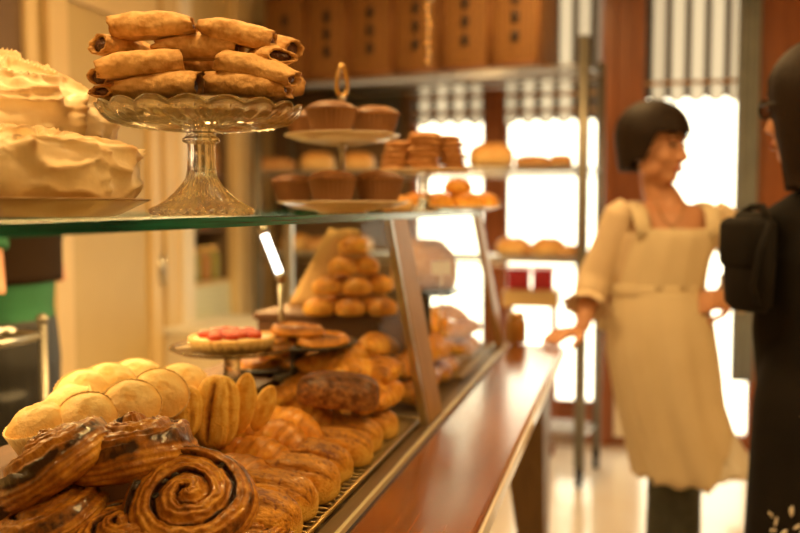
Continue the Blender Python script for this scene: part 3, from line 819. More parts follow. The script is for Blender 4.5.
def mk_galette(seed, R=0.062):
    base = G(); nv = 40
    def fn(i, j):
        q = i / 14.0; th = 2 * PI * j / nv; k = 1 + 0.05 * math.sin(3 * th + seed) + 0.03 * math.sin(7 * th)
        z = 0.010 + 0.011 * math.exp(-((q - 0.86) / 0.11) ** 2) + 0.0012 * fr((q * math.cos(th) * 5, q * math.sin(th) * 5, seed), 2)
        if q > 0.97: z = 0.006
        return (R * q * k * math.cos(th), R * q * k * math.sin(th), z, 0.4 * math.exp(-((q - 0.9) / 0.12) ** 2))
    base.grid(15, nv, fn, False, True)
    base.lathe([(R * 1.02, 0.006), (R * 0.97, 0.0), (0.0005, 0.0)], nv)
    top = G()
    def f2(i, j):
        q = i / 6.0; th = 2 * PI * j / 24
        return (R * 0.74 * q * math.cos(th), R * 0.74 * q * math.sin(th), 0.0135 + 0.003 * (1 - q * q) + 0.002 * fr((q * math.cos(th) * 6, q * math.sin(th) * 6, seed + 3), 2) - (0.003 if i == 6 else 0), 0.0)
    top.grid(7, 24, f2, False, True)
    return base, top

def mk_meringue(seed, R, H, peak=1.0, side=0.5, skirt=0.0):
    gg = G(); nr, nt = 90, 150
    def fn(i, j):
        q = i / (nr - 1.0); th = 2 * PI * j / nt
        if i < nr - 26:
            k = i / (nr - 27.0); r = R * k; z = H * (side + (1 - side) * (1 - k ** 2.2) * peak)
            fade = 1.0
        else:
            k = (i - (nr - 27)) / 26.0
            r = R * (1 + 0.06 * math.sin(PI * k) - 0.03 * k); z = H * side * (1 - k) + 0.0
            fade = 1 - 0.75 * k
        x, y = r * math.cos(th), r * math.sin(th)
        p = V((x, y, z)) * (1 / 0.075)
        wrp = V((fr(p * 0.9 + V((seed, 0, 0)), 2), fr(p * 0.9 + V((0, seed, 3)), 2), 0)) * 0.9
        a = noise.noise(p * 0.75 + wrp + V((0, 0, seed)))
        rdg = 1 - abs(noise.noise(p * 1.15 + wrp * 1.4 + V((seed * 2, 0, 0)))) * 2.0
        fine = noise.noise(p * 3.2 + wrp * 2)
        dsp = (0.013 * a + 0.017 * max(0, rdg) ** 2.6 + 0.0035 * fine + 0.0015 * noise.noise(p * 8)) * fade
        nrm = V((math.cos(th) * k * 0.9, math.sin(th) * k * 0.9, 1.0 - 0.75 * k)) if i < nr - 26 else V((math.cos(th), math.sin(th), 0.25 * (1 - k)))
        nrm.normalize()
        q2 = V((x, y, z)) + nrm * dsp
        ton = 0.60 * max(0, rdg) ** 6 * fade + 0.14 * a - 0.12 * fine
        if z < 0.002: q2.z = 0.0
        return (q2.x, q2.y, max(0, q2.z), ton)
    gg.grid(nr, nt, fn, False, True)
    gg.lathe([(R * 0.97, 0.0), (0.0005, 0.0)], nt)
    return gg

# shared mesh data for every kind
LIB = {}
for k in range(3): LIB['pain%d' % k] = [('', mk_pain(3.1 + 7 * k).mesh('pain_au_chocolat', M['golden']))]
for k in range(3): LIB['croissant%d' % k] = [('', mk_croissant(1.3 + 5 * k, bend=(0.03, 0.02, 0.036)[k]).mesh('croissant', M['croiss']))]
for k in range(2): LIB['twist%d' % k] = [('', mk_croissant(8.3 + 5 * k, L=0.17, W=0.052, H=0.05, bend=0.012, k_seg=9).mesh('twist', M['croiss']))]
for k in range(4):
    gg, fl = mk_rolled(0.7 + 1.9 * k); LIB['rolled%d' % k] = [('', gg.mesh('filled_roll', M['rolled']))] + [('filling', q_.mesh('filling', M['filling'])) for q_ in fl]
d_, c_ = mk_muffin(); LIB['muffin'] = [('', d_.mesh('cupcake', M['muffin'])), ('paper_case', c_.mesh('paper_case', M['paper']))]
d_, c_ = mk_tart(); LIB['tart'] = [('', d_.mesh('cake', M['cocoa'])), ('baking_cup', c_.mesh('baking_cup', M['tin'], smooth=True))]
for k in range(2): LIB['palmier%d' % k] = [('', mk_palmier(k * 2.0).mesh('puff_knot', M['puff']))]
LIB['ear'] = [('', mk_ear(2.0).mesh('puff_finger', M['puff']))]
for k in range(2): LIB['bun%d' % k] = [('', mk_bun(k * 3.0).mesh('bun', M['croiss']))]
for k in range(2):
    b_, t_ = mk_galette(k * 2.2); LIB['galette%d' % k] = [('', b_.mesh('galette', M['croiss'])), ('topping', t_.mesh('topping', M['nutty']))]

def put(kind, name, label, cat, loc, yaw=0, tilt=(0, 0), s=1.0, group=None, base=True):
    """yaw in degrees from the camera's right-hand axis; tilt = (about own x, about own y)"""
    src = LIB[kind]
    o = link(name, src[0][1]); o.location = loc
    o.rotation_mode = 'XYZ'
    m = RZ(YAW + D(yaw)) @ RY(D(tilt[1])) @ RX(D(tilt[0]))
    o.rotation_euler = m.to_euler('XYZ'); o.scale = (s, s, s) if isinstance(s, (int, float)) else s
    for nm, me in src[1:]: link(nm, me, o)
    tag(o, label, cat, group)
    if Y0 < loc[1] < YE and loc[2] < 1.25 and loc[0] > -1.2: clear_glass(o)
    return o

def clear_glass(o):
    """keep a pastry a few millimetres behind the sloping front glass"""
    m = Matrix.LocRotScale(o.location, o.rotation_euler, o.scale)
    ex = -1.0
    for v in o.data.vertices:
        q = m @ v.co
        ex = max(ex, q.x - (XG - 0.013 + (q.z - 0.888) / (ZT - 0.888) * (XT - XG)))
    if ex > 0: o.location.x -= ex

# ------------------------------------------------------------------ front row of pains au chocolat on the wire tray
ZW = 0.896
names = ['nearest the camera', 'second from the near end', 'third from the near end', 'fourth and middle one', 'third from the far end', 'second from the far end', 'farthest, beside the bronze mullion']
for i in range(7):
    y = 1.075 + i * 0.092
    o = put('pain%d' % (i % 3), 'pain_au_chocolat', 'golden pastry roll in the row along the glass, %s' % names[i], 'pastry',
        (-0.487 - 0.006 * (i % 2), y, ZW), yaw=-14.2 - 8 + (5, -3, 4, -6, 2, 0, 5)[i], tilt=((-8, -4, 3, 2, -3, 4, 0)[i], 0), s=(1.2, 1.16, 1.12, 1.1, 1.1, 1.08, 1.06)[i], group='row of chocolate pastry rolls along the glass')

# second row: croissants behind them
r2 = [(236, 466, 0.93, 0), (256, 447, 0.935, 1), (272, 429, 0.94, 2), (284, 416, 0.945, 0), (300, 402, 0.945, 1)]
nm = ['nearest, tucked behind the spiral bun', 'second from the spiral bun', 'third from the spiral bun', 'fourth from the spiral bun', 'farthest, just before the dark nutty roll']
for i, (px, py, z, k) in enumerate(r2):
    p = onz(px, py, z + 0.03)
    put('croissant%d' % k, 'croissant', 'glazed croissant in the second row, %s' % nm[i], 'croissant', (p.x, p.y, z - 0.012), yaw=-14 - 14 + (i % 2) * 8, tilt=(-8, 12), s=1.04, group='second row of croissants')

# nutty roll lying on top
p = at(345, 394, 1.60)
put('pain1', 'nut_roll', 'large dark nut-crusted pastry roll lying on top of the rows', 'pastry', (p.x, p.y, p.z - 0.022), yaw=-4, tilt=(0, 4), s=1.12)
for sl in bpy.data.objects['nut_roll'].material_slots: sl.link = 'OBJECT'; sl.material = M['nutty']

# ------------------------------------------------------------------ spiral buns, near end of the case
def snail(seed, label, loc, rot, s=1.0, raisins=True, extra=()):
    me = mk_snail(seed).mesh('spiral_bun', M['snail'])
    o = link('spiral_bun', me); o.location = loc; o.rotation_euler = rot.to_euler('XYZ'); o.scale = s if isinstance(s, tuple) else (s, s, s)
    tag(o, label, 'pastry'); clear_glass(o)
    rnd = random.Random(int(seed * 10))
    H = 0.052
    for k in range(9 if raisins else 0):
        q = rnd.uniform(0.25, 0.92); th = rnd.uniform(-0.3, 2.6) if k < 6 else rnd.uniform(0, 2 * PI)
        qq = ((round(q * 2.55 - th / (2 * PI)) + th / (2 * PI)) / 2.55) ** 1.08 if round(q * 2.55 - th / (2 * PI)) + th / (2 * PI) > 0 else 0
        if not 0.12 < qq < 0.95: continue
        x, y = math.cos(th) * 0.0735 * qq, math.sin(th) * 0.0735 * qq
        gg = G(); gg.ball((x, y, H * (0.76 - 0.16 * qq ** 4) + 0.003), (0.0062, 0.0045, 0.004), 8, 12, fn=lambda d: 1 + 0.25 * noise.noise(d * 3 + V((k, 0, 0))))
        gg.build('raisin', M['raisin'], o)
    return o

def face(nx, ny, nz, spin=0.0):
    """rotation whose local z looks along camera-right nx, towards the camera ny, up nz"""
    z = (RT * nx - V((FW.x, FW.y, 0)).normalized() * ny + V((0, 0, 1)) * nz).normalized()
    x = RT - z * RT.dot(z); x.normalize(); y = z.cross(x)
    m = Matrix((x, y, z)).transposed().to_4x4()
    return m @ RZ(D(spin))

p = at(196, 499, 1.045)
snail(2.0, 'round spiral bun with glazed swirl and raisins, facing the viewer at the front', p - face(0.10, 0.66, 0.75).to_3x3() @ V((0, 0, 0.03)), face(0.10, 0.66, 0.75, 40), 0.93)
p = at(137, 455, 1.13)
snail(5.0, 'dark-topped spiral bun seen from the side, right behind the front swirl', p - face(-0.08, -0.12, 1).to_3x3() @ V((0, 0, 0.026)), face(-0.16, -0.10, 1, 10), (1.02, 1.02, 1.35), False)
p = at(62, 466, 1.10)
snail(7.3, 'dark spiral bun tilted steeply on its edge at far left', p - face(-0.5, -0.05, 0.8).to_3x3() @ V((0, 0, 0.026)), face(-0.52, -0.05, 0.8, 80), (1.0, 1.0, 1.3), False)
p = at(56, 517, 1.06)
snail(9.1, 'shadowed spiral bun in the bottom left corner under the tilted one', p - V((0, 0, 0.02)), face(-0.35, 0.05, 0.9, 20), 0.85, False)
p = at(122, 534, 1.03)
snail(4.4, 'spiral bun mostly below the frame, left of the front swirl', p - V((0, 0, 0.02)), face(0.0, 0.25, 0.95, 120), 0.8, True)
p = at(268, 523, 1.14)
snail(6.6, 'sticky spiral bun between the front swirl and the first chocolate roll', p - V((0, 0, 0.03)), face(0.05, 0.2, 0.95, 200), 0.66, True)

# ------------------------------------------------------------------ cupcakes in paper cases
mf = [(37, 421, 1.22, (-0.2, 0.25, 1), 'turned away at far left, showing pleats'),
      (86, 416, 1.22, (0.15, 0.75, 0.7), 'large in front with two small bumps on its top'),
      (131, 402, 1.26, (0.2, 0.7, 0.7), 'second from the left in the front row'),
      (161, 391, 1.31, (0.35, 0.7, 0.65), 'third from the left in the front row'),
      (183, 380, 1.40, (0.25, 0.5, 0.8), 'farthest right, next to the puff loops'),
      (62, 400, 1.32, (-0.5, 0.1, 0.8), 'leaning behind the big front one'),
      (82, 388, 1.36, (0.1, 0.6, 0.75), 'left one of the back row'),
      (109, 379, 1.40, (0.2, 0.5, 0.8), 'middle one of the back row'),
      (137, 374, 1.46, (0.2, 0.5, 0.8), 'right one of the back row'),
      (162, 382, 1.52, (0.1, 0.4, 0.85), 'hidden mostly behind the right front ones')]
for i, (px, py, d, nv_, lb) in enumerate(mf):
    p = at(px, py, d); R = face(*nv_)
    o = put('muffin', 'cupcake', 'yellow cupcake in a paper case, %s' % lb, 'cupcake', p - R.to_3x3() @ V((0, 0, 0.054)), group='plain cupcakes heaped in the case')
    o.rotation_euler = (R @ RZ(i * 0.7)).to_euler('XYZ')
    if i == 0: o.scale = (1.06,) * 3

FWD = V((FW.x, FW.y, 0)).normalized()
# puff knots and fingers
def upright(o, spin, lean, roll=0):
    o.rotation_euler = (RZ(YAW + D(spin)) @ RX(D(lean)) @ RY(D(-90 + roll)) @ RX(D(90))).to_euler('XYZ')
p = at(214, 416, 1.37); o = put('palmier0', 'puff_knot', 'plump golden puff pastry with a dark slit, standing upright beside the puff fingers', 'pastry', p + FWD * 0.03, s=(1.0, 0.86, 0.9)); upright(o, 6, -12, 4)
p = at(184, 418, 1.33); o = put('palmier1', 'puff_knot', 'smaller puff pastry leaning below the right-hand cupcakes', 'pastry', p + FWD * 0.03, s=(0.72, 0.72, 0.75)); upright(o, -14, -18, -6)
p = at(246, 402, 1.42); o = put('ear', 'puff_finger', 'slim almond-shaped puff finger standing on end, the taller of two', 'pastry', p, yaw=0, s=1.0)
o.rotation_euler = (RZ(YAW + D(20)) @ RY(D(-80)) @ RX(D(60))).to_euler('XYZ'); o.scale = (0.92, 0.8, 0.8)
p = at(265, 408, 1.45); o = put('ear', 'puff_finger', 'slim almond-shaped puff finger leaning right of the taller one', 'pastry', p, yaw=0, s=0.9)
o.rotation_euler = (RZ(YAW + D(20)) @ RY(D(-66)) @ RX(D(60))).to_euler('XYZ'); o.scale = (0.75, 0.7, 0.7)

# long twists behind, and croissants piled beside the mullion
tw = [(282, 392, 1.66, 58), (296, 382, 1.72, 60), (312, 372, 1.78, 62), (268, 398, 1.62, 50), (322, 396, 1.68, 55)]
wl_ = ['lowest on the left', 'second from left', 'upper one in the middle', 'shortest-looking, beside the puff fingers', 'half hidden by the dark nut roll']
for i, (px, py, d, yw) in enumerate(tw):
    p = at(px, py, d); put('twist%d' % (i % 2), 'pastry_twist', 'long golden twisted pastry behind the puff fingers, %s' % wl_[i], 'pastry', (p.x, p.y, p.z - 0.02), yaw=yw, tilt=(0, -8), s=0.8, group='long twisted pastries')
cr = [(352, 352, 1.80, 34, 'top left of the heap'), (380, 342, 1.86, 66, 'topmost of the heap'), (330, 362, 1.74, -24, 'left end of the heap'), (388, 366, 1.76, 80, 'in the middle against the mullion'),
      (404, 390, 1.72, 74, 'low on the right against the mullion'), (362, 370, 1.72, 18, 'below the topmost'), (384, 392, 1.68, 60, 'just right of the dark nut roll')]
for i, (px, py, d, yw, lb) in enumerate(cr):
    p = at(px, py, d); put('croissant%d' % (i % 3), 'croissant', 'big croissant in the heap beside the bronze mullion, %s' % lb, 'croissant', (p.x, p.y, p.z - 0.03), yaw=yw, tilt=(-10, (i * 37) % 20 - 10), s=0.98, group='croissant heap beside the mullion')

# far bay: rows of croissants
k = 0; lp = at(424, 258, 2.55)
for r, (x, z, n, ya) in enumerate(((-0.475, 0.895, 9, 1.95), (-0.565, 0.897, 6, 2.33), (-0.655, 0.897, 6, 2.33), (-0.60, 0.955, 5, 2.36), (-0.480, 0.945, 8, 1.99), (-0.53, 0.99, 4, 2.38))):
    for i in range(n):
        y = ya + i * (0.098 if r < 3 else 0.105)
        if math.hypot(x - lp.x, y - lp.y) < 0.125: k += 1; continue
        od = ['nearest', 'second', 'third', 'fourth', 'fifth', 'sixth', 'seventh', 'eighth', 'ninth'][i]
        row = ['front row by the glass', 'second row', 'third row', 'second-layer row', 'upper row along the glass', 'highest row'][r]
        put('croissant%d' % (k % 3) if r != 0 else 'bun%d' % (k % 2), 'croissant' if r else 'bun', ('golden croissant in the far bay, %s along the %s' if r else 'small glazed bun in the far bay, %s along the %s') % (od, row), 'croissant' if r else 'bun',
            (x + 0.008 * math.sin(k * 2.3), y, z), yaw=(62 if r == 4 else -14) + 14 * math.sin(k * 1.7), tilt=(6 * math.sin(k), 10 if r != 4 else 0), s=0.88 if r else 0.86, group='far bay, ' + row)
        k += 1

# round buns heaped on the raised riser
pc = onz(352, 312, 1.0855)
k = 0
lay = [[(-0.072, -0.065), (0.0, -0.07), (0.072, -0.065), (-0.036, 0.005), (0.036, 0.005), (0.0, 0.07)], [(-0.055, -0.045), (0.014, -0.052), (0.062, 0.012), (-0.022, 0.02)], [(-0.018, -0.03), (0.03, -0.01)], [(0.004, -0.015)]]
nmz = [['left in front', 'middle in front', 'right in front', 'left behind', 'right behind', 'far back'], ['left', 'middle', 'right', 'behind'], ['left', 'right'], ['alone']]
ln = ['bottom layer', 'second layer', 'third layer', 'very top']
for li, L_ in enumerate(lay):
    for i, (dx, dy) in enumerate(L_):
        q = pc + RT * dx + V((FW.x, FW.y, 0)) * dy
        put('bun%d' % (k % 2), 'bun', 'round golden bun heaped on the raised riser, %s, %s' % (ln[li], nmz[li][i]), 'bun', (q.x, q.y, pc.z + li * 0.046), yaw=k * 50, s=0.80, group='round buns heaped on the riser')
        k += 1
# pale paper liner standing behind the heap
g = G()
def fn(i, j):
    u = i / 10 - 0.5; v = j / 8
    return (u * 0.26 * (1 - 0.72 * v) + 0.012 * v, 0.012 * math.sin(u * 9), v * 0.195)
g.grid(11, 9, fn); o = g.build('paper_liner', M['liner']); q = pc + RT * -0.035 + V((FW.x, FW.y, 0)) * 0.098
o.location = (q.x, q.y, 1.086); o.rotation_euler = (D(8), 0, YAW); tag(o, 'tan paper liner standing up behind the heap of round buns', 'paper liner')
o.modifiers.new('s', 'SOLIDIFY').thickness = 0.002
# round dark loaf and price card in the far bay
LIB['round'] = [('', mk_bread(5.0, 0.22, 0.21, 0.2, 0).mesh('round_loaf', M['bread']))]
p = at(424, 258, 2.55)
t = thing('loaf_stand', 'dark block stand holding up the big round loaf in the far bay', 'stand', (p.x, p.y, ZD + 0.0006))
g = G(); g.box((-0.07, -0.06, 0.0), (0.07, 0.06, 0.012), 0.003); g.build('foot', M['tray_black'], t, False)
g = G(); g.tube([(0, 0, 0.012), (0, 0, p.z - 0.09 - ZD - 0.012)], 0.02, 14); g.build('post', M['tray_black'], t)
g = G(); g.box((-0.09, -0.08, p.z - 0.09 - ZD - 0.012), (0.09, 0.08, p.z - 0.09 - ZD), 0.003); g.build('top', M['tray_black'], t, False)
put('round', 'round_loaf', 'big round brown loaf raised on a block in the far bay', 'bread', (p.x, p.y, p.z - 0.09), yaw=0, s=0.85)
p = at(441, 268, 2.42); pb = onz(441, 268, 0.0)
t = thing('price_card', 'white blank price card on a thin stem in the far bay', 'sign', (p.x, p.y, 0.99), rot=(0, 0, YAW))
g = G(); g.box((-0.026, -0.0015, p.z - 0.99 - 0.018), (0.026, 0.0015, p.z - 0.99 + 0.018)); g.build('card', M['trim_white'], t, False)
g = G(); g.tube([(0, 0.003, 0.0), (0, 0.003, p.z - 0.99)], 0.0022, 8); g.build('stem', M['steel'], t)

# galettes on black trays
gl = [(283, 352, 1.90, 'low'), (298, 331, 1.98, 'upper')]
for ti, (px, py, d, w) in enumerate(gl):
    p = at(px, py + 8, d)
    z0 = 0.99 if ti == 0 else 1.055
    p = onz(px, py + 10, z0 + 0.012)
    t = thing('black_tray', '%s black oval tray of flat round pastries, beyond the tart stand' % w, 'tray', (p.x, p.y, z0), rot=(0, 0, YAW))
    g = G(); g.lathe([(0.0005, 0.0), (0.07, 0.0), (0.115, 0.008), (0.118, 0.012), (0.112, 0.012), (0.07, 0.004), (0.0005, 0.004)], 48); g.build('dish', M['tray_black'], t)
    if ti == 1:
        g = G(); g.lathe([(0.0005, -0.064), (0.05, -0.064), (0.05, -0.058), (0.016, -0.052), (0.016, -0.006), (0.05, 0.0), (0.0005, 0.0)], 32); g.build('foot', M['tray_black'], t)
    for i, (dx, dy, dz) in enumerate(((-0.055, -0.03, 0.005), (0.05, -0.035, 0.006), (0.0, 0.05, 0.006), (0.0, -0.01, 0.022))):
        q = p + RT * dx + V((FW.x, FW.y, 0)) * dy
        put('galette%d' % (i % 2), 'galette', 'flat round pastry with a dark topped centre, %s on the %s black tray' % (['front left', 'front right', 'at the back', 'lying on top'][i], w), 'pastry', (q.x, q.y, z0 + 0.006 + dz), yaw=40 * i, tilt=(3, -2), s=0.86, group='flat round pastries on black trays')

# strawberry tart on its glass stand
p = onz(232, 346, 1.078)
t = thing('glass_cake_stand', 'plain glass pedestal stand holding the strawberry tart inside the case', 'cake stand', (p.x, p.y, 0.99))
g = G(); g.lathe([(0.0005, 0.0), (0.055, 0.0), (0.056, 0.004), (0.03, 0.012), (0.016, 0.022), (0.015, 0.07), (0.03, 0.078), (0.0005, 0.079)], 40); g.build('pedestal', M['crystal'], t)
g = G(); g.lathe([(0.0005, 0.0785), (0.10, 0.080), (0.112, 0.086), (0.113, 0.089), (0.108, 0.089), (0.098, 0.0845), (0.0005, 0.083)], 56); g.build('plate', M['crystal'], t)
t = thing('strawberry_tart', 'round strawberry tart in a pale crust on the glass pedestal', 'tart', (p.x, p.y, 1.0735))
g = G(); g.lathe([(0.0005, 0.0), (0.072, 0.0), (0.078, 0.02), (0.076, 0.024), (0.072, 0.02), (0.0005, 0.018)], 120, mod=lambda th, i, r, z: (r * (1 + (0.02 * math.cos(30 * th) if 0 < i < 4 else 0)), z)); g.build('crust', M['pale_bun'], t)
g = G(); g.lathe([(0.0736, 0.0195), (0.06, 0.023), (0.0005, 0.0235)], 40); g.build('cream', M['custard'], t)
rnd = random.Random(4)
for k in range(16):
    r = 0.055 * math.sqrt((k + 0.3) / 16); a_ = k * 2.4
    gg = G(); gg.ball((r * math.cos(a_), r * math.sin(a_), 0.0275), (0.0145, 0.0115, 0.0075), 8, 12, fn=lambda d: 1 + 0.12 * noise.noise(d * 3 + V((k, 1, 0))))
    gg.build('strawberry', M['straw'], t)
# ------------------------------------------------------------------ on top of the case
ZG = ZT + 0.0127
# pressed-glass cake stand
c = at(203.5, 300, 1.25); cx, cy = c.x, c.y
t = thing('pressed_glass_cake_stand', 'ornate pressed-glass cake stand with a scalloped plate and fluted foot', 'cake stand', (cx, cy, ZG))
base = [(0.0005, 0.001), (0.066, 0.0), (0.0695, 0.002), (0.0695, 0.007), (0.066, 0.0095), (0.058, 0.013), (0.047, 0.020), (0.036, 0.030), (0.027, 0.041), (0.0215, 0.052), (0.0195, 0.062), (0.0185, 0.09), (0.019, 0.099)]
def mod(th, i, r, z):
    if 3 <= i <= 8: r = r * (1 + 0.045 * math.cos(28 * th)); z = z + 0.0012 * math.cos(28 * th)
    elif i in (2,): r = r * (1 + 0.012 * math.cos(56 * th))
    elif i > 8: r = r * (1 + 0.05 * math.cos(8 * th))
    return r, z
g = G(); g.lathe(base, 224, mod=mod); g.build('foot', M['crystal'], t)
g = G(); g.lathe([(0.0005, 0.098), (0.020, 0.098), (0.0255, 0.101), (0.0255, 0.105), (0.021, 0.108), (0.0195, 0.112), (0.024, 0.116), (0.0005, 0.117)], 48); g.build('collar', M['crystal'], t)
R = 0.1375
und = [(0.0005, 0.1165), (0.024, 0.1165), (0.05, 0.1180), (0.08, 0.1205), (0.103, 0.1240), (0.121, 0.1285), (0.132, 0.135), (R, 0.1435), (R + 0.0005, 0.1465), (R - 0.003, 0.147), (0.129, 0.138), (0.119, 0.1335), (0.08, 0.1295), (0.0005, 0.128)]
def mod(th, i, r, z):
    if 2 <= i <= 5:
        z = z + 0.0026 * math.cos(36 * th + i * 2.2) * (0.7 if i < 4 else 1.0); r = r * (1 + 0.01 * math.cos(36 * th))
    if 6 <= i <= 10:
        s = abs(math.sin(9 * th)); k = (0.35, 1, 1, 1, 0.4)[i - 6]
        z += 0.008 * (s - 0.5) * k; r *= 1 + 0.028 * (s - 0.5) * k
    return r, z
g = G(); g.lathe(und, 288, mod=mod); g.build('plate', M['crystal'], t)
zp = ZG + 0.134

# filled rolls stacked on it: (px, py, depth, yaw, tilt(x,y), scale, kind, label)
FWH = V((FW.x, FW.y, 0)).normalized()
rl = [
    (160, 88, 1.19, 4, (0, -3), 0.92, 0, 'bottom layer, long one in front at left'),
    (248, 88, 1.19, -5, (0, 5), 0.92, 1, 'bottom layer, long one in front at right'),
    (118, 95, 1.22, 62, (0, 0), 0.66, 2, 'bottom layer, stub at the far left edge'),
    (205, 85, 1.31, 8, (0, 0), 0.95, 3, 'bottom layer, behind the front pair'),
    (268, 86, 1.30, 40, (0, 0), 0.85, 0, 'bottom layer, behind at right'),
    (141, 67, 1.19, 6, (0, -6), 0.95, 2, 'second layer, front left, tipped up to the right'),
    (256, 71, 1.18, -8, (0, 14), 0.90, 3, 'second layer, front right, sloping down to the right'),
    (118, 78, 1.26, 70, (0, -6), 0.72, 1, 'second layer, end-on behind the left front roll'),
    (203, 66, 1.29, 2, (0, 0), 0.9, 2, 'second layer, middle behind the front pair'),
    (125, 50, 1.24, 58, (0, 0), 0.80, 3, 'third layer, end-on at left'),
    (200, 49, 1.22, 0, (0, 0), 0.97, 0, 'third layer, lying straight across the middle'),
    (270, 58, 1.22, -60, (0, 6), 0.82, 1, 'third layer, end-on at right'),
    (155, 29, 1.22, 3, (0, -2), 0.97, 1, 'topmost layer, left one'),
    (236, 36, 1.21, -14, (0, 14), 0.88, 2, 'topmost layer, right one sloping down'),
    (272, 46, 1.29, -30, (0, 14), 0.74, 0, 'topmost layer, short end behind at right'),
]
for px, py, d, yw, tl, s, k, lb in rl:
    p = at(px, py, d)
    put('rolled%d' % k, 'filled_roll', 'tan filled roll on the glass stand, %s' % lb, 'pastry', p - V((0, 0, 0.014 * s)), yaw=yw, tilt=tl, s=(1.0 * s, 1.08 * s, 1.10 * s), group='filled pastry rolls stacked on the glass stand')

# meringue pies
p = onz(0, 300, 1.0); c = at(-2, 300, 1.08)
t = thing('pie_plate', 'wide tan plate under the lower meringue pie, at the left end of the glass top', 'plate', (c.x, c.y, ZG))
g = G(); g.lathe([(0.0005, 0.0), (0.135, 0.0), (0.142, 0.002), (0.176, 0.0185), (0.180, 0.0205), (0.176, 0.0215), (0.140, 0.007), (0.0005, 0.006)], 72); g.build('dish', M['plate_tan'], t)
o = None
def meringue(name, label, loc, seed, R, H, side, peak, spin):
    o = link(name, mk_meringue(seed, R, H, peak, side).mesh('meringue', M['meringue'])); o.location = loc; o.rotation_euler = (0, 0, spin)
    return tag(o, label, 'pie')
o = meringue('meringue_pie', 'lower meringue pie on the tan plate, rough browned peaks', (c.x + 0.002, c.y, ZG + 0.0175), 3.0, 0.158, 0.074, 0.80, 1.0, 0.4)
g = G(); g.lathe([(0.0005, 0.0), (0.150, 0.0), (0.156, 0.010), (0.150, 0.014), (0.0005, 0.012)], 60); g.build('crust', M['bread'], o)
c2 = at(-14, 300, 1.36)
zt = 0.096
t = thing('meringue_stand', 'glass pedestal stand holding the taller meringue pie behind the lower one', 'cake stand', (c2.x, c2.y, ZG))
g = G(); g.lathe([(0.0005, 0.0), (0.055, 0.0), (0.057, 0.004), (0.03, 0.014), (0.018, 0.03), (0.018, zt - 0.014), (0.04, zt - 0.006), (0.0005, zt - 0.006)], 40); g.build('pedestal', M['crystal'], t)
g = G(); g.lathe([(0.0005, zt - 0.0065), (0.16, zt - 0.006), (0.19, zt - 0.001), (0.192, zt + 0.002), (0.186, zt + 0.002), (0.15, zt - 0.002), (0.0005, zt - 0.002)], 64); g.build('plate', M['crystal'], t)
o = meringue('meringue_pie', 'taller swirled meringue pie raised on a glass stand at the left edge', (c2.x, c2.y, ZG + zt - 0.001), 8.0, 0.178, 0.132, 0.42, 1.0, 2.1)
g = G(); g.lathe([(0.0005, 0.0), (0.164, 0.0), (0.172, 0.012), (0.16, 0.02), (0.0005, 0.012)], 60); g.build('crust', M['bread'], o)

# two-tier stand with chocolate tarts
c = at(343, 300, 1.86)
t = thing('two_tier_stand', 'two-tier cream plate stand with a metal rod and looped handle', 'cake stand', (c.x, c.y, ZG))
zl, zu, zh = 0.022, 0.150, 0.262
g = G(); g.lathe([(0.0005, 0.0), (0.05, 0.0), (0.055, 0.004), (0.10, 0.010), (0.133, 0.021), (0.135, 0.0235), (0.130, 0.0245), (0.095, 0.016), (0.0005, 0.014)], 72); g.build('lower_plate', M['porcelain'], t)
g = G(); g.lathe([(0.0005, zu - 0.012), (0.04, zu - 0.012), (0.09, zu - 0.004), (0.117, zu + 0.006), (0.119, zu + 0.0085), (0.114, zu + 0.0095), (0.085, zu + 0.002), (0.0005, zu)], 72); g.build('upper_plate', M['porcelain'], t)
g = G(); g.tube([(0, 0, 0.012), (0, 0, zh - 0.03)], 0.0055, 14); g.ball((0, 0, zu - 0.016), 0.010, 8, 14); g.ball((0, 0, zh - 0.03), 0.008, 8, 14); g.build('rod', M['steel'], t)
pts = []
for k in range(24):
    a_ = 2 * PI * k / 24; pts.append((0.0155 * math.sin(a_) * (0.75 + 0.25 * math.cos(a_)), 0, zh + 0.007 - 0.031 * math.cos(a_)))
g = G(); g.tube(pts, 0.0042, 10, closed=True); h = g.build('ring_handle', M['brass'], t); h.rotation_euler = (0, 0, YAW + 0.5)
def tart(px, off, z, lb, s=1.0):
    q = at(px, 300, 1.86 + off)
    put('tart', 'chocolate_tart', 'brown cake in a fluted cup on the two-tier stand, %s' % lb, 'cupcake', (q.x, q.y, z), yaw=px, s=s, group='brown cakes on the two-tier stand')
tart(332, -0.055, ZG + zu + 0.0098, 'upper plate, large one in front', 0.97)
tart(375, 0.035, ZG + zu + 0.0098, 'upper plate, right one', 0.97)
tart(308, 0.045, ZG + zu + 0.0098, 'upper plate, left one behind', 0.85)
tart(294, 0.02, ZG + 0.0248, 'lower plate, left one', 0.86)
tart(333, -0.075, ZG + 0.0248, 'lower plate, front middle one', 0.93)
tart(379, -0.01, ZG + 0.0248, 'lower plate, right one', 0.97)

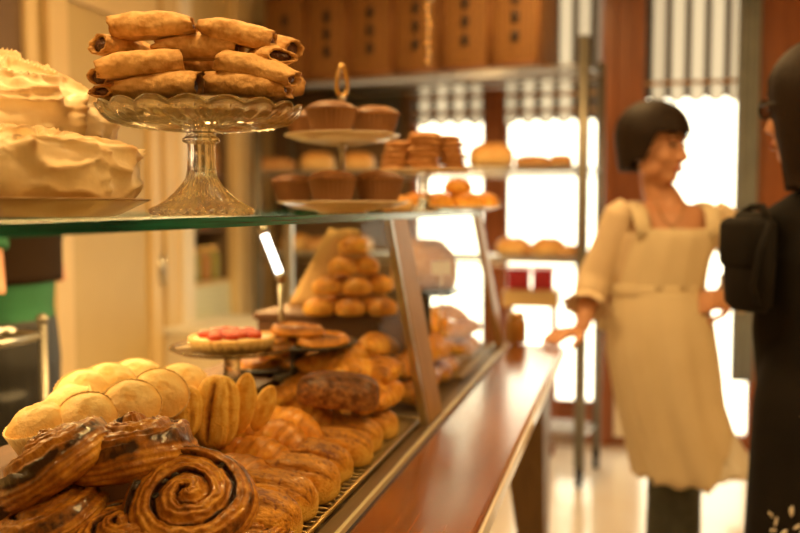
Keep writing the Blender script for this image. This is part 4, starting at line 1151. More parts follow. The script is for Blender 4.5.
# stacked flat cakes on a stand, farther along
c = at(424, 300, 2.36)
t = thing('pale_cake_stand', 'pale pedestal stand carrying the tall stack of flat cookies', 'cake stand', (c.x, c.y, ZG))
zt = 0.105
g = G(); g.lathe([(0.0005, 0.0), (0.04, 0.0), (0.042, 0.004), (0.018, 0.015), (0.012, 0.04), (0.012, zt - 0.012), (0.03, zt - 0.006), (0.0005, zt - 0.006)], 36); g.build('pedestal', M['crystal'], t)
g = G(); g.lathe([(0.0005, zt - 0.007), (0.11, zt - 0.006), (0.122, zt + 0.001), (0.122, zt + 0.003), (0.11, zt), (0.0005, zt - 0.001)], 56); g.build('plate', M['porcelain'], t)
def mk_cookie(seed):
    gg = G()
    gg.lathe([(0.0005, 0.0), (0.030, 0.0), (0.036, 0.005), (0.034, 0.011), (0.022, 0.0145), (0.0005, 0.0155)], 36, mod=lambda th, i, r, z: (r * (1 + 0.05 * math.sin(3 * th + seed) + 0.03 * math.sin(8 * th)), z), tone=[0.3, 0.3, 0.3, 0.1, 0.0, 0.1])
    return gg
for k in range(2): LIB['cookie%d' % k] = [('', mk_cookie(k * 2.0).mesh('flat_cookie', M['bread']))]
col = ['left', 'middle', 'right', 'back']
for ci, (dx, dy, n) in enumerate(((-0.075, -0.02, 5), (0.0, -0.055, 6), (0.075, -0.02, 6), (0.0, 0.05, 7))):
    for k in range(n):
        q = c + RT * (dx * (1 - 0.05 * k) + 0.004 * math.sin(k * 3 + ci)) + FWH * dy
        put('cookie%d' % (k % 2), 'flat_cookie', 'flat brown cookie on the pale stand, %s from the bottom of the %s pile' % (['first', 'second', 'third', 'fourth', 'fifth', 'sixth', 'seventh'][k], col[ci]), 'cookie', (q.x, q.y, ZG + zt + 0.0005 + 0.0152 * k), yaw=k * 70, s=(1.14, 1.14, 1.0), group='flat cookies piled on the pale stand')

# plate of pale buns at the far end of the glass top
c = at(450, 300, 2.62)
t = thing('bun_plate', 'cream plate of pale buns at the far end of the glass top', 'plate', (c.x, c.y, ZG))
g = G(); g.lathe([(0.0005, 0.0), (0.09, 0.0), (0.14, 0.010), (0.15, 0.014), (0.145, 0.016), (0.09, 0.006), (0.0005, 0.005)], 56); g.build('dish', M['porcelain'], t)
bl = [(-0.10, -0.04, 0.008, 'front left'), (-0.035, -0.08, 0.008, 'front middle'), (0.045, -0.07, 0.008, 'front right'), (0.10, -0.01, 0.008, 'far right'), (0.02, 0.02, 0.008, 'centre'), (-0.06, 0.05, 0.008, 'back left'), (0.07, 0.07, 0.008, 'back right'), (0.02, -0.03, 0.050, 'on top')]
for i, (dx, dy, dz, lb) in enumerate(bl):
    q = c + RT * dx + FWH * dy
    put('bun%d' % (i % 2), 'bun', 'pale round bun on the cream plate at the end of the glass top, %s' % lb, 'bun', (q.x, q.y, ZG + dz), yaw=i * 44, s=0.90, group='pale buns on the end plate')
LIB['scone'] = [('', mk_bread(9.0, 0.1, 0.07, 0.07, 0).mesh('scone', M['pale_bun']))]
q = at(409, 300, 2.30); put('scone', 'pale_scone', 'pale wedge of bread standing right of the lower brown cakes', 'bread', (q.x - 0.0, q.y - 0.12, ZG), yaw=25, tilt=(0, 0), s=0.75)

# ------------------------------------------------------------------ wire bread rack at the shopfront
RA = math.atan2(4.62 - 4.28, -2.0 + 0.207)      # along the front edge, from the right post
rt = thing('bread_rack', 'tall chrome wire rack on castors in front of the shop windows', 'rack', (-0.207, 4.28, 0))
ux = V((-1.793, 0.34, 0)).normalized(); uy = V((-ux.y, ux.x, 0))
if uy.y < 0: uy = -uy
LR, DR = 1.80, 0.36
def rp(a_, b_, z): return ux * a_ + uy * b_ + V((0, 0, z))
for (a_, b_, top, w) in ((0, 0, 2.12, 0.017), (0, DR, 2.05, 0.013), (LR, 0, 2.12, 0.016), (LR, DR, 2.12, 0.013)):
    g = G(); g.tube([rp(a_, b_, 0.10), rp(a_, b_, top)], w * 1.6, 12); ps = g.build('post', M['steel_dark'], rt)
    g = G(); q = rp(a_, b_, 0.038); g.tube([q + ux * -0.012, q + ux * 0.012], 0.036, 18); g.box((q.x - 0.02, q.y - 0.02, 0.06), (q.x + 0.02, q.y + 0.02, 0.11), 0.004); g.build('castor', M['black'], ps)
SH = [(2.0, 0), (1.53, 0), (1.09, 0), (0.24, 0)]
for z, _ in SH:
    g = G()
    for b_ in (0, DR * 0.5, DR): g.tube([rp(0, b_, z - 0.012), rp(LR, b_, z - 0.012)], 0.006, 8)
    for b_ in (0, DR): g.tube([rp(0, b_, z - 0.04), rp(LR, b_, z - 0.04)], 0.005, 8)
    for a_ in (0, LR): g.tube([rp(a_, 0, z - 0.012), rp(a_, DR, z - 0.012)], 0.006, 8)
    for k in range(1, 72):
        a_ = LR * k / 72; g.tube([rp(a_, 0, z - 0.004), rp(a_, DR, z - 0.004)], 0.004, 6)
    g.build('wire_shelf', M['steel'], rt)
R0 = V((-0.207, 4.28, 0))
ang = math.atan2(ux.y, ux.x) + PI           # rack's own right-hand direction
def on_rack(a_, b_, z): return R0 + rp(a_, b_, z)

# hampers on the top shelf
bk = None
def hamper():
    gg = G(); gg.box((-0.118, -0.17, 0.012), (0.118, 0.17, 0.46), 0.02); me1 = gg.mesh('hamper', M['wicker'])
    gg = G()
    for z in (0.012, 0.44): gg.tube([(-0.119, -0.171, z + 0.008), (0.119, -0.171, z + 0.008), (0.119, 0.171, z + 0.008), (-0.119, 0.171, z + 0.008)], 0.011, 8, closed=True)
    for x in (-0.119, 0.119): gg.tube([(x, -0.171, 0.02), (x, -0.171, 0.45)], 0.008, 8)
    me2 = gg.mesh('rim', M['wicker_rim'])
    st = []
    for z in (0.12, 0.21, 0.30):
        gg = G(); gg.box((-0.016, -0.182, z), (0.016, -0.170, z + 0.058), 0.005); gg.box((-0.022, -0.186, z + 0.018), (0.022, -0.180, z + 0.036), 0.003); st.append(gg.mesh('strap', M['leather']))
    return [('', me1), ('rim', me2)] + [('strap', s) for s in st]
LIB['hamper'] = hamper()
hw = ['rightmost, nearest the windows', 'second from the right', 'third from the right', 'third from the left', 'second from the left', 'leftmost, beside the cream wall']
for i in range(6):
    q = on_rack(0.34 + i * 0.258, 0.19, 2.001)
    o = put('hamper', 'wicker_hamper', 'brown strapped wicker hamper on the rack top, %s' % hw[i], 'basket', q, s=(0.98, 1, 1), group='wicker hampers on the rack')
    o.rotation_euler = (0, 0, ang + (0.0, 0.02, -0.02, 0.0, 0.02, 0.03)[i])

# bread on the rack
LIB['cob'] = [('', mk_bread(2.0, 0.24, 0.2, 0.17, 3).mesh('cob_loaf', M['pale_bun']))]
LIB['batard'] = [('', mk_bread(6.0, 0.26, 0.13, 0.11, 4).mesh('batard', M['bread']))]
LIB['roll'] = [('', mk_bread(7.0, 0.13, 0.10, 0.085, 1).mesh('bread_roll', M['bread']))]
def rack_item(kind, name, label, cat, px, b_, z, yaw=0, s=1.0, group=None):
    # slide along the shelf until it lines up with its place between the posts
    best = min(((abs(((on_rack(a_ / 100 * LR, b_, z) - CAM).dot(RT) / (on_rack(a_ / 100 * LR, b_, z) - CAM).dot(FW)) * FPX + 400 - px), a_) for a_ in range(101)))
    q = on_rack(best[1] / 100 * LR, b_, z)
    return put(kind, name, label, cat, q, yaw=yaw, s=s, group=group)
rack_item('cob', 'cob_loaf', 'pale rounded loaf on the middle shelf of the rack, right of the cookie stack', 'bread', 490, 0.16, 1.531, s=0.95)
rack_item('batard', 'batard', 'low loaf on the middle shelf of the rack, seen against the bright window', 'bread', 534, 0.16, 1.531, s=0.7)
rack_item('roll', 'bread_roll', 'small roll at the right end of the middle rack shelf', 'bread', 562, 0.15, 1.531, s=0.9)
rack_item('batard', 'batard', 'long brown loaf at the left end of the middle rack shelf', 'bread', 268, 0.16, 1.531, s=1.0)
rack_item('cob', 'cob_loaf', 'pale loaf on the middle rack shelf, glimpsed between the two tiers', 'bread', 318, 0.16, 1.531, s=0.8)
rack_item('cob', 'cob_loaf', 'pale loaf on the middle rack shelf, glimpsed right of the stand rod', 'bread', 358, 0.16, 1.531, s=0.75)
lowr = [(512, 'cob', 'left one of the four right-hand loaves'), (530, 'roll', 'second of the four right-hand loaves'), (548, 'cob', 'third of the four right-hand loaves'), (566, 'roll', 'right one of the four right-hand loaves'),
        (296, 'cob', 'first of three seen through the case'), (326, 'batard', 'second of three seen through the case'), (356, 'cob', 'third of three seen through the case'), (425, 'batard', 'alone behind the far glass bay')]
for i, (px, k, lb) in enumerate(lowr):
    rack_item(k, {'cob': 'cob_loaf', 'roll': 'bread_roll', 'batard': 'batard'}[k], 'brown loaf on the lower rack shelf, %s' % lb, 'bread', px, 0.14, 1.091, yaw=(i % 3) * 20 - 14, s=0.72 if k == 'cob' else 0.95, group='loaves on the lower rack shelf')

# bead chain hanging before the hampers
q = at(428, 62, 3.0)
t = thing('bead_chain', 'thin hanging chain of shiny beads in front of the hampers', 'chain', q)
g = G(); g.tube([(0, 0, 0), (0, 0, 3.0 - q.z)], 0.0022, 6); g.build('cord', M['steel'], t)
for k in range(9):
    g = G(); g.ball((0.003 * math.sin(k * 2), 0, 0.03 * k), 0.0085 if k != 7 else 0.014, 8, 14); g.build('bead', M['brass'], t)

# display table with red boxes past the end of the case
q = at(532, 289, 4.90)
t = thing('display_table', 'small table with an orange-cream top by the window behind the rack', 'table', (q.x, q.y, 0), rot=(0, 0, 0.0))
g = G(); g.box((-0.15, -0.10, q.z - 0.09), (0.15, 0.10, q.z), 0.006); g.build('table_top', M['custard'], t, False)
for sx in (-1, 1):
    for sy in (-1, 1):
        g = G(); g.tube([(sx * 0.12, sy * 0.08, 0), (sx * 0.12, sy * 0.08, q.z - 0.09)], 0.012, 10); g.build('leg', M['wood_frame'], t)
for i, (px, w, lb) in enumerate(((519, 0.058, 'left'), (543, 0.054, 'right'))):
    p = V((q.x + (px - 532) / FPX * 4.9, q.y, 0))
    bx_ = thing('gift_box', '%s one of two crimson boxes on the small table by the window' % lb, 'box', (p.x, p.y, q.z + 0.001), rot=(0, 0, 0))
    g = G(); g.box((-w, -0.05, 0), (w, 0.05, 0.088), 0.004); g.build('body', M['red_box'], bx_, False)
    g = G(); g.box((-w - 0.003, -0.053, 0.088), (w + 0.003, 0.053, 0.112), 0.004); g.build('lid', M['red_box'], bx_, False)
# little things at the end of the ledge
M['jar_end'] = plain('jar_end', (0.25, 0.16, 0.04), 0.15, coat=0.6)
p = onz(516, 343, 0.881)
o = link('preserve_jar', jm['amber']); o.location = (p.x, p.y, 0.882); o.scale = (0.85, 0.85, 0.7); link('lid', jl, o)
tag(o, 'small squat jar with a lid standing at the far end of the wooden ledge', 'jar')
# ------------------------------------------------------------------ people
def hand(gg, w, d, n, side, curl=0.5, k=1.0, spread=0.12):
    """w wrist, d towards the fingers, n back of the hand, side = which way along d x n the thumb lies"""
    d = V(d).normalized(); n = V(n); n = (n - d * n.dot(d)).normalized(); s = d.cross(n); w = V(w)
    gg.tube([w - d * 0.012 * k, w + d * 0.012 * k, w + d * 0.045 * k, w + d * 0.080 * k, w + d * 0.092 * k], [0.023 * k, 0.027 * k, 0.038 * k, 0.040 * k, 0.034 * k], 16, flat=0.42, up=n)
    for i in range(4):
        b = w + d * (0.082 - (0.004 if i in (0, 3) else 0)) * k - s * side * (-0.030 + 0.020 * i) * k
        L = (0.070, 0.079, 0.073, 0.057)[i] * k
        dd = (d - s * side * (i - 1.5) * spread * 0.5).normalized()
        pts = [b]; a_ = 0.25 * curl; q = b
        for ln in (0.45, 0.30, 0.25):
            a_ += curl * 0.75
            q = q + (dd * math.cos(a_) - n * math.sin(a_)) * L * ln; pts.append(q)
        gg.tube(pts, [0.0098 * k, 0.0092 * k, 0.0082 * k, 0.0066 * k], 12); gg.ball(pts[-1], 0.0068 * k, 8, 10)
    b = w + d * 0.022 * k + s * side * 0.026 * k
    d1 = (d * 0.62 + s * side * 0.70 - n * 0.30).normalized(); d2 = (d * 0.90 + s * side * 0.25 - n * 0.45 * (0.5 + curl)).normalized()
    gg.tube([b, b + d1 * 0.036 * k, b + d1 * 0.036 * k + d2 * 0.030 * k, b + d1 * 0.036 * k + d2 * 0.052 * k], [0.0135 * k, 0.0115 * k, 0.0105 * k, 0.008 * k], 12)
    gg.ball(b + d1 * 0.036 * k + d2 * 0.052 * k, 0.008 * k, 8, 10)

def head(gg, H):
    """skull, jaw, nose and ears; face looks along local -y. H places it."""
    gg.ball((0, 0.015, 0.028), (0.076, 0.097, 0.089), 20, 28, M=H)
    gg.ball((0, -0.022, -0.032), (0.060, 0.068, 0.082), 18, 24, M=H)
    gg.ball((0, -0.052, -0.095), (0.031, 0.032, 0.024), 12, 16, M=H)
    for s in (-1, 1):
        gg.ball((s * 0.036, -0.060, -0.034), (0.026, 0.024, 0.028), 12, 14, M=H)
        gg.ball((s * 0.050, -0.015, -0.072), (0.018, 0.038, 0.026), 10, 14, M=H)
        gg.ball((s * 0.077, 0.012, -0.008), (0.010, 0.020, 0.031), 10, 14, M=H)
        gg.ball((s * 0.030, -0.080, 0.024), (0.024, 0.012, 0.008), 10, 12, M=H)
    gg.tube([H @ V((0, -0.086, 0.012)), H @ V((0, -0.100, -0.018)), H @ V((0, -0.110, -0.036)), H @ V((0, -0.092, -0.046))], [0.009, 0.011, 0.0135, 0.010], 12)
    for s in (-1, 1): gg.ball((s * 0.012, -0.094, -0.040), (0.009, 0.010, 0.008), 8, 10, M=H)
    gg.ball((0, -0.084, -0.070), (0.026, 0.014, 0.012), 10, 14, M=H)

def face_parts(H, parent, brow=True):
    for s in (-1, 1):
        g = G(); g.ball((s * 0.031, -0.0825, 0.002), (0.0125, 0.0085, 0.0062), 10, 14, M=H); g.build('eye', M['eye'], parent)
        g = G(); g.tube([H @ V((s * 0.014, -0.0935, 0.026)), H @ V((s * 0.034, -0.0915, 0.031)), H @ V((s * 0.052, -0.075, 0.025))], [0.0032, 0.0038, 0.002], 8); g.build('eyebrow', M['hair'], parent)
    g = G()
    g.tube([H @ V((-0.024, -0.088, -0.069)), H @ V((0, -0.0985, -0.0655)), H @ V((0.024, -0.088, -0.069))], [0.003, 0.0052, 0.003], 10)
    g.tube([H @ V((-0.022, -0.088, -0.072)), H @ V((0, -0.0985, -0.0755)), H @ V((0.022, -0.088, -0.072))], [0.003, 0.0062, 0.003], 10)
    g.build('lips', M['lip'], parent)

def hair_cap(H, parent, hem, mat, rx=0.092, ry=0.112, rz=0.104, c=(0, 0.014, 0.036), nm='hair'):
    gg = G(); n = 64
    for k in (1.0, 0.86):
        def fn(i, j):
            th = 2 * PI * j / n; t = i / 22.0
            zh = hem(th)                      # th = -pi/2 is the face side
            cz = 1 - (1 - zh) * t             # from the crown down to the hem, -1..1 of the ellipsoid height, lower hangs straight
            zz = c[2] + rz * k * cz
            rr = math.sqrt(max(0.0, 1 - cz * cz)) if cz > 0 else 1.0 - 0.17 * min(1.6, -cz) ** 1.3
            wv = 1 + 0.035 * noise.noise(V((math.cos(th) * 5, math.sin(th) * 5, t * 1.2)))
            return (c[0] + rx * k * rr * math.cos(th) * wv, c[1] + ry * k * rr * math.sin(th) * wv, zz)
        gg.grid(23, n, fn, False, True, M=H, flip=(k == 1.0))
    b = 23 * n
    fs = [(22 * n + j, 22 * n + (j + 1) % n, b + 22 * n + (j + 1) % n, b + 22 * n + j) for j in range(n)]
    for f in fs: gg.f.append(list(f)); gg.m.append(0)
    return gg.build(nm, mat, parent)

# ---------------------------------------------------- the baker in the cream apron
DW = 3.05; KW = DW / FPX
p = at(668, 208, DW)
W = thing('person', 'woman with short dark hair in a cream apron leaning one hand on the counter end', 'person', (p.x, p.y, 0), rot=(0, 0, YAW))
Wi = (Matrix.Translation((p.x, p.y, 0)) @ RZ(YAW)).inverted()
def wl(px, py, y=0.0): return V(((px - 668) * KW, y, 1.33 + (208 - py) * KW))
HW = T(-0.050, -0.012, 1.540) @ RZ(D(42)) @ RX(D(4)) @ Matrix.Scale(1.07, 4)
hc = Wi @ V((-0.222, 2.955, 0.9145))           # right hand rests on the end of the ledge
body = G()
head(body, HW)
body.tube([V((-0.046, 0.012, 1.49)), V((-0.036, 0.018, 1.41)), V((-0.012, 0.02, 1.36)), V((0.0, 0.02, 1.31))], [0.052, 0.052, 0.062, 0.08], 18)
body.loft([(0.06, 0.0, 0.80, 0.12, 0.085), (-0.015, 0, 0.86, 0.155, 0.105), (-0.022, 0, 0.95, 0.15, 0.10), (-0.03, 0, 1.06, 0.118, 0.085), (-0.015, -0.005, 1.17, 0.128, 0.095), (0.0, -0.004, 1.25, 0.142, 0.098), (0.004, 0.005, 1.315, 0.15, 0.075), (0.0, 0.012, 1.345, 0.09, 0.05)], 32)
# right arm (left in the picture): shoulder, elbow, wrist on the counter
sh_r, el_r = V((-0.160, 0.0, 1.300)), V((-0.245, 0.012, 1.085))
wr_r = hc + V((0.092, 0.045, 0.014))
body.tube([sh_r, sh_r.lerp(el_r, 0.5), el_r, el_r.lerp(wr_r, 0.35), wr_r], [0.052, 0.044, 0.038, 0.036, 0.0245], 16)
hand(body, wr_r, V((-0.86, -0.45, -0.10)), V((-0.05, -0.15, 1)), -1, curl=0.26, k=1.0)
# left arm (right in the picture): hand on the hip
sh_l, el_l, wr_l = V((0.178, 0.0, 1.292)), V((0.295, 0.03, 1.075)), V((0.195, -0.085, 1.030))
body.tube([sh_l, sh_l.lerp(el_l, 0.5), el_l, el_l.lerp(wr_l, 0.4), wr_l], [0.052, 0.044, 0.038, 0.035, 0.0245], 16)
hand(body, wr_l, V((-1, -0.25, -0.02)), V((0.1, -0.9, 0.5)), -1, curl=0.42)
# legs
for hip, kn, an in (((-0.075, 0, 0.86), (-0.002, -0.03, 0.48), (0.010, 0.03, 0.085)), ((0.065, 0, 0.86), (0.058, -0.045, 0.48), (0.066, -0.03, 0.085))):
    body.tube([V(hip), V(hip).lerp(V(kn), 0.5), V(kn), V(kn).lerp(V(an), 0.35), V(an)], [0.075, 0.06, 0.044, 0.044, 0.034], 16)
    body.ball((an[0], an[1] - 0.05, 0.045), (0.036, 0.10, 0.035), 10, 16)
body.solid('body', M['skin'], W, 0.0055, 5)
face_parts(HW, W)
def hem_w(th):
    a_ = math.cos(th + PI / 2)               # 1 at the face, -1 at the back
    front = 0.04; side = -0.80; back = -1.15
    return front + (side - front) * sm(0.66, 0.30, a_) + (back - side) * sm(0.1, -0.6, a_)
hair_cap(HW, W, hem_w, M['hair'], 0.106, 0.121, 0.108)
# trousers and shoes
tr = G()
for hip, kn, an in (((-0.075, 0, 0.88), (-0.002, -0.03, 0.48), (0.010, 0.03, 0.07)), ((0.065, 0, 0.88), (0.058, -0.045, 0.48), (0.066, -0.03, 0.07))):
    tr.tube([V(hip), V(hip).lerp(V(kn), 0.5), V(kn), V(kn).lerp(V(an), 0.4), V(an)], [0.100, 0.078, 0.058, 0.058, 0.060], 18)
tr.loft([(-0.01, 0, 0.80, 0.165, 0.12), (-0.018, 0, 0.9, 0.165, 0.12), (-0.024, 0, 1.0, 0.14, 0.105)], 28)
tr.solid('trousers', M['denim'], W, 0.009, 4)
for x, y in ((0.0, 0.03), (0.075, -0.03)):
    g = G(); g.ball((x, y - 0.055, 0.040), (0.046, 0.125, 0.040), 14, 22, fn=lambda d: 1.0 if d.z > -0.5 else 0.93); g.box((x - 0.042, y - 0.175, 0.0), (x + 0.042, y + 0.062, 0.018), 0.008)
    g.solid('shoe', M['black'], W, 0.006, 3)
# blouse: bodice and full sleeves
bl_ = G()
bl_.loft([(-0.025, 0, 0.99, 0.165, 0.12), (-0.03, 0, 1.06, 0.150, 0.112), (-0.016, -0.006, 1.16, 0.160, 0.122), (0.0, -0.006, 1.225, 0.172, 0.125), (0.002, -0.002, 1.248, 0.170, 0.118)], 36)
cuff_r = el_r.lerp(wr_r, 0.42); cuff_l = el_l.lerp(wr_l, 0.30)
for sh, el, cu in ((sh_r, el_r, cuff_r), (sh_l, el_l, cuff_l)):
    bl_.tube([sh + V((0.03 if sh.x < 0 else -0.03, 0, 0.022)), sh, sh.lerp(el, 0.45), sh.lerp(el, 0.85), el, el.lerp(cu, 0.7), cu], [0.052, 0.062, 0.056, 0.058, 0.060, 0.056, 0.046], 20)
b_ = bl_.solid('blouse', M['blouse'], W, 0.008, 4)
for el, cu in ((el_r, cuff_r), (el_l, cuff_l)):
    d = (cu - el).normalized(); g = G(); pts = []; 
    e1 = d.orthogonal().normalized(); e2 = d.cross(e1)
    n = 60
    def fn(i, j):
        a_ = 2 * PI * j / n; r = (0.046 + 0.012 * i) * (1 + 0.07 * math.sin(9 * a_) * i / 3)
        q = cu + d * (-0.012 + 0.014 * i) + (e1 * math.cos(a_) + e2 * math.sin(a_)) * r
        return (q.x, q.y, q.z)
    g.grid(4, n, fn, False, True); o = g.build('cuff_frill', M['blouse'], b_); o.modifiers.new('s', 'SOLIDIFY').thickness = 0.003
# skirt under the apron, then the apron panel, bib, straps and waistband
SK = [(1.065, -0.030, 0.145, 0.116), (0.95, -0.020, 0.172, 0.142), (0.85, -0.010, 0.180, 0.156), (0.68, 0.022, 0.176, 0.166), (0.55, 0.062, 0.178, 0.174), (0.425, 0.114, 0.198, 0.180)]
def skirt_pt(t, a_, off=0.0, zb=0.0):
    f = t * (len(SK) - 1); i = min(int(f), len(SK) - 2); f -= i
    z, cx, rx, ry = [SK[i][q] * (1 - f) + SK[i + 1][q] * f for q in range(4)]
    pl = 1 + 0.065 * t * math.sin(8 * a_ + 1.0 + 0.8 * t) + 0.022 * t * math.sin(17 * a_)
    return (cx + (rx + off) * pl * math.cos(a_), (ry + off) * pl * math.sin(a_), z + zb * t)
g = G(); g.grid(26, 96, lambda i, j: skirt_pt(i / 25, 2 * PI * j / 96, -0.004, 0.01), False, True); o = g.build('skirt', M['linen'], W); o.modifiers.new('s', 'SOLIDIFY').thickness = 0.003
def ap(i, j):
    t = i / 25; a0 = PI * 0.80; a1 = PI * (2.03 - 0.56 * t ** 2.4)
    q = skirt_pt(t, a0 + (a1 - a0) * j / 60, 0.007)
    return (q[0], q[1], q[2] - 0.012 * t + 0.006 * math.sin(j * 0.5) * t)
g = G(); g.grid(26, 61, ap); A_ = g.build('apron', M['apron'], W); A_.modifiers.new('s', 'SOLIDIFY').thickness = 0.004
BR = [(1.055, -0.030, 0.158, 0.121), (1.16, -0.016, 0.167, 0.130), (1.235, 0.0, 0.178, 0.132), (1.262, 0.002, 0.180, 0.124)]
def bib(i, j):
    t = i / 14; f = t * 3; k = min(int(f), 2); f -= k
    z, cx, rx, ry = [BR[k][q] * (1 - f) + BR[k + 1][q] * f for q in range(4)]
    hw = 1.15 - 0.45 * t
    a_ = -PI / 2 + hw * (j / 30 - 0.5) * 2
    return (cx + rx * math.cos(a_), ry * math.sin(a_) - 0.003 + 0.002 * math.sin(j * 0.9), z)
g = G(); g.grid(15, 31, bib); o = g.build('bib', M['apron'], A_); o.modifiers.new('s', 'SOLIDIFY').thickness = 0.004
for s in (-1, 1):
    pts = [V((s * 0.112, -0.112, 1.235)), V((s * 0.118, -0.100, 1.285)), V((s * 0.120, -0.070, 1.325)), V((s * 0.118, 0.01, 1.350)), V((s * 0.112, 0.078, 1.325)), V((s * 0.10, 0.112, 1.26)), V((s * 0.075, 0.128, 1.15)), V((s * 0.05, 0.124, 1.06))]
    nr = [V((0, -1, 0.1)), V((0, -1, 0.3)), V((0, -0.7, 0.8)), V((0, 0, 1)), V((0, 0.6, 0.8)), V((0, 1, 0.3)), V((0, 1, 0)), V((0, 1, 0))]
    def fn(i, j):
        sd = V((1, 0, 0)); q = pts[i] + sd * (j - 2) * 0.013 + nr[i].normalized() * (0.004 - 0.003 * abs(j - 2) / 2)
        return (q.x + 0.004, q.y, q.z)
    g = G(); g.grid(8, 5, fn); o = g.build('strap', M['apron'], A_); o.modifiers.new('s', 'SOLIDIFY').thickness = 0.004
g = G(); g.grid(4, 64, lambda i, j: (-0.030 + 0.162 * math.cos(2 * PI * j / 64), 0.126 * math.sin(2 * PI * j / 64), 1.035 + 0.013 * i), False, True); o = g.build('waistband', M['apron'], A_); o.modifiers.new('s', 'SOLIDIFY').thickness = 0.004
g = G(); g.tube([V((-0.175, 0.06, 1.05)), V((-0.205, 0.05, 1.02)), V((-0.200, 0.04, 0.95)), V((-0.215, 0.04, 0.91))], [0.014, 0.022, 0.024, 0.03], 12, flat=0.35); g.build('bow', M['apron'], A_)
g = G(); dd = (wr_l - el_l).normalized(); e1 = dd.orthogonal().normalized(); e2 = dd.cross(e1)
g.tube([wr_l - dd * 0.012 + (e1 * math.cos(2 * PI * k / 20) + e2 * math.sin(2 * PI * k / 20)) * 0.029 for k in range(20)], 0.006, 8, closed=True); g.build('bracelet', M['brass'], W)
g = G(); g.tube([V((-0.060, -0.055, 1.36)), V((-0.045, -0.088, 1.30)), V((-0.015, -0.105, 1.268)), V((0.018, -0.090, 1.30)), V((0.04, -0.052, 1.355))], 0.0022, 8); g.ball((-0.015, -0.108, 1.262), 0.008, 8, 12); g.build('necklace', M['bronze'], W)

# ---------------------------------------------------- the customer in black at the right edge
DC = 1.95; KC = DC / FPX
p = at(852, 208, DC)
Cst = thing('person', 'customer in black coat and glasses at the right edge, seen from behind, turned left', 'person', (p.x, p.y, 0), rot=(0, 0, YAW))
HC = T(-0.080, 0.0, 1.545) @ RZ(D(-146)) @ Matrix.Scale(1.06, 4)
g = G(); head(g, HC)
g.tube([V((-0.083, 0.0, 1.50)), V((-0.068, 0.0, 1.42)), V((-0.03, 0, 1.36))], [0.055, 0.056, 0.075], 16)
g.loft([(0, 0, 0.8, 0.13, 0.1), (0, 0, 0.92, 0.15, 0.12), (0, 0, 1.06, 0.125, 0.1), (-0.005, 0, 1.22, 0.15, 0.11), (-0.01, 0, 1.33, 0.15, 0.085), (-0.02, 0, 1.37, 0.08, 0.05)], 28)
arms = []
for s in (-1, 1):
    sh, el, wr = V((s * 0.140 + 0.012, 0.0, 1.305)), V((s * 0.150 + 0.01, 0.03, 1.06)), V((s * 0.115, 0.075, 0.86)); arms.append((sh, el, wr))
    g.tube([sh, sh.lerp(el, 0.5), el, el.lerp(wr, 0.4), wr], [0.05, 0.043, 0.037, 0.034, 0.024], 14)
    hand(g, wr, V((-0.1 * s, 0.2, -1)), V((s * 1.0, 0.3, 0.1)), s, curl=0.45)
for s in (-1, 1):
    g.tube([V((s * 0.08, 0, 0.86)), V((s * 0.075, -0.01, 0.48)), V((s * 0.075, 0.02, 0.085))], [0.085, 0.055, 0.036], 14); g.ball((s * 0.075, -0.03, 0.045), (0.036, 0.10, 0.035), 10, 14)
g.solid('body', M['skin'], Cst, 0.006, 5)
face_parts(HC, Cst)
def hem_c(th):
    a_ = math.cos(th + PI / 2)
    return 0.30 + (-1.9 - 0.30) * sm(0.86, 0.62, a_) + (-2.2 + 1.9) * sm(0.2, -0.5, a_)
hair_cap(HC, Cst, hem_c, M['hair'], 0.097, 0.116, 0.108)
ct = G()
ct.loft([(0.0, 0, 0.36, 0.215, 0.18), (0.0, 0, 0.6, 0.207, 0.168), (0, 0, 0.9, 0.196, 0.155), (0, 0, 1.06, 0.17, 0.13), (-0.005, 0, 1.22, 0.185, 0.14), (0.005, 0, 1.30, 0.170, 0.11), (-0.005, 0, 1.365, 0.110, 0.075), (-0.03, 0, 1.415, 0.080, 0.07)], 32)
for sh, el, wr in arms:
    e = el.lerp(wr, 0.93); ct.tube([sh + V((-0.03 if sh.x > 0 else 0.03, 0, 0.02)), sh, sh.lerp(el, 0.5), el, e], [0.05, 0.066, 0.060, 0.056, 0.044], 16)
K_ = ct.solid('coat', M['coat'], Cst, 0.009, 4)
tr = G()
for s in (-1, 1): tr.tube([V((s * 0.08, 0, 0.8)), V((s * 0.075, -0.01, 0.48)), V((s * 0.075, 0.02, 0.06))], [0.095, 0.07, 0.065], 16)
tr.build('trousers', M['coat'], Cst)
for s in (-1, 1):
    g = G(); g.ball((s * 0.075, -0.04, 0.040), (0.045, 0.12, 0.040), 12, 18); g.box((s * 0.075 - 0.04, -0.15, 0.0), (s * 0.075 + 0.04, 0.07, 0.018), 0.008); g.solid('shoe', M['black'], Cst, 0.006, 3)
# glasses
gl_ = G()
for s in (-1, 1):
    gl_.tube([HC @ V((s * 0.033 + 0.024 * math.cos(2 * PI * k / 24), -0.101 + 0.006 * abs(math.cos(2 * PI * k / 24)), 0.002 + 0.019 * math.sin(2 * PI * k / 24))) for k in range(24)], 0.0025, 8, closed=True)
    gl_.tube([HC @ V((s * 0.057, -0.094, 0.008)), HC @ V((s * 0.080, -0.06, 0.008)), HC @ V((s * 0.084, 0.01, 0.010)), HC @ V((s * 0.083, 0.03, -0.006))], 0.0028, 8)
gl_.tube([HC @ V((-0.010, -0.102, 0.006)), HC @ V((0, -0.106, 0.009)), HC @ V((0.010, -0.102, 0.006))], 0.0025, 8)
GF = gl_.build('glasses', M['black'], Cst)
for s in (-1, 1):
    g = G(); g.ball((s * 0.033, -0.099, 0.002), (0.023, 0.0012, 0.018), 8, 20, M=HC); g.build('lens', M['lens'], GF)
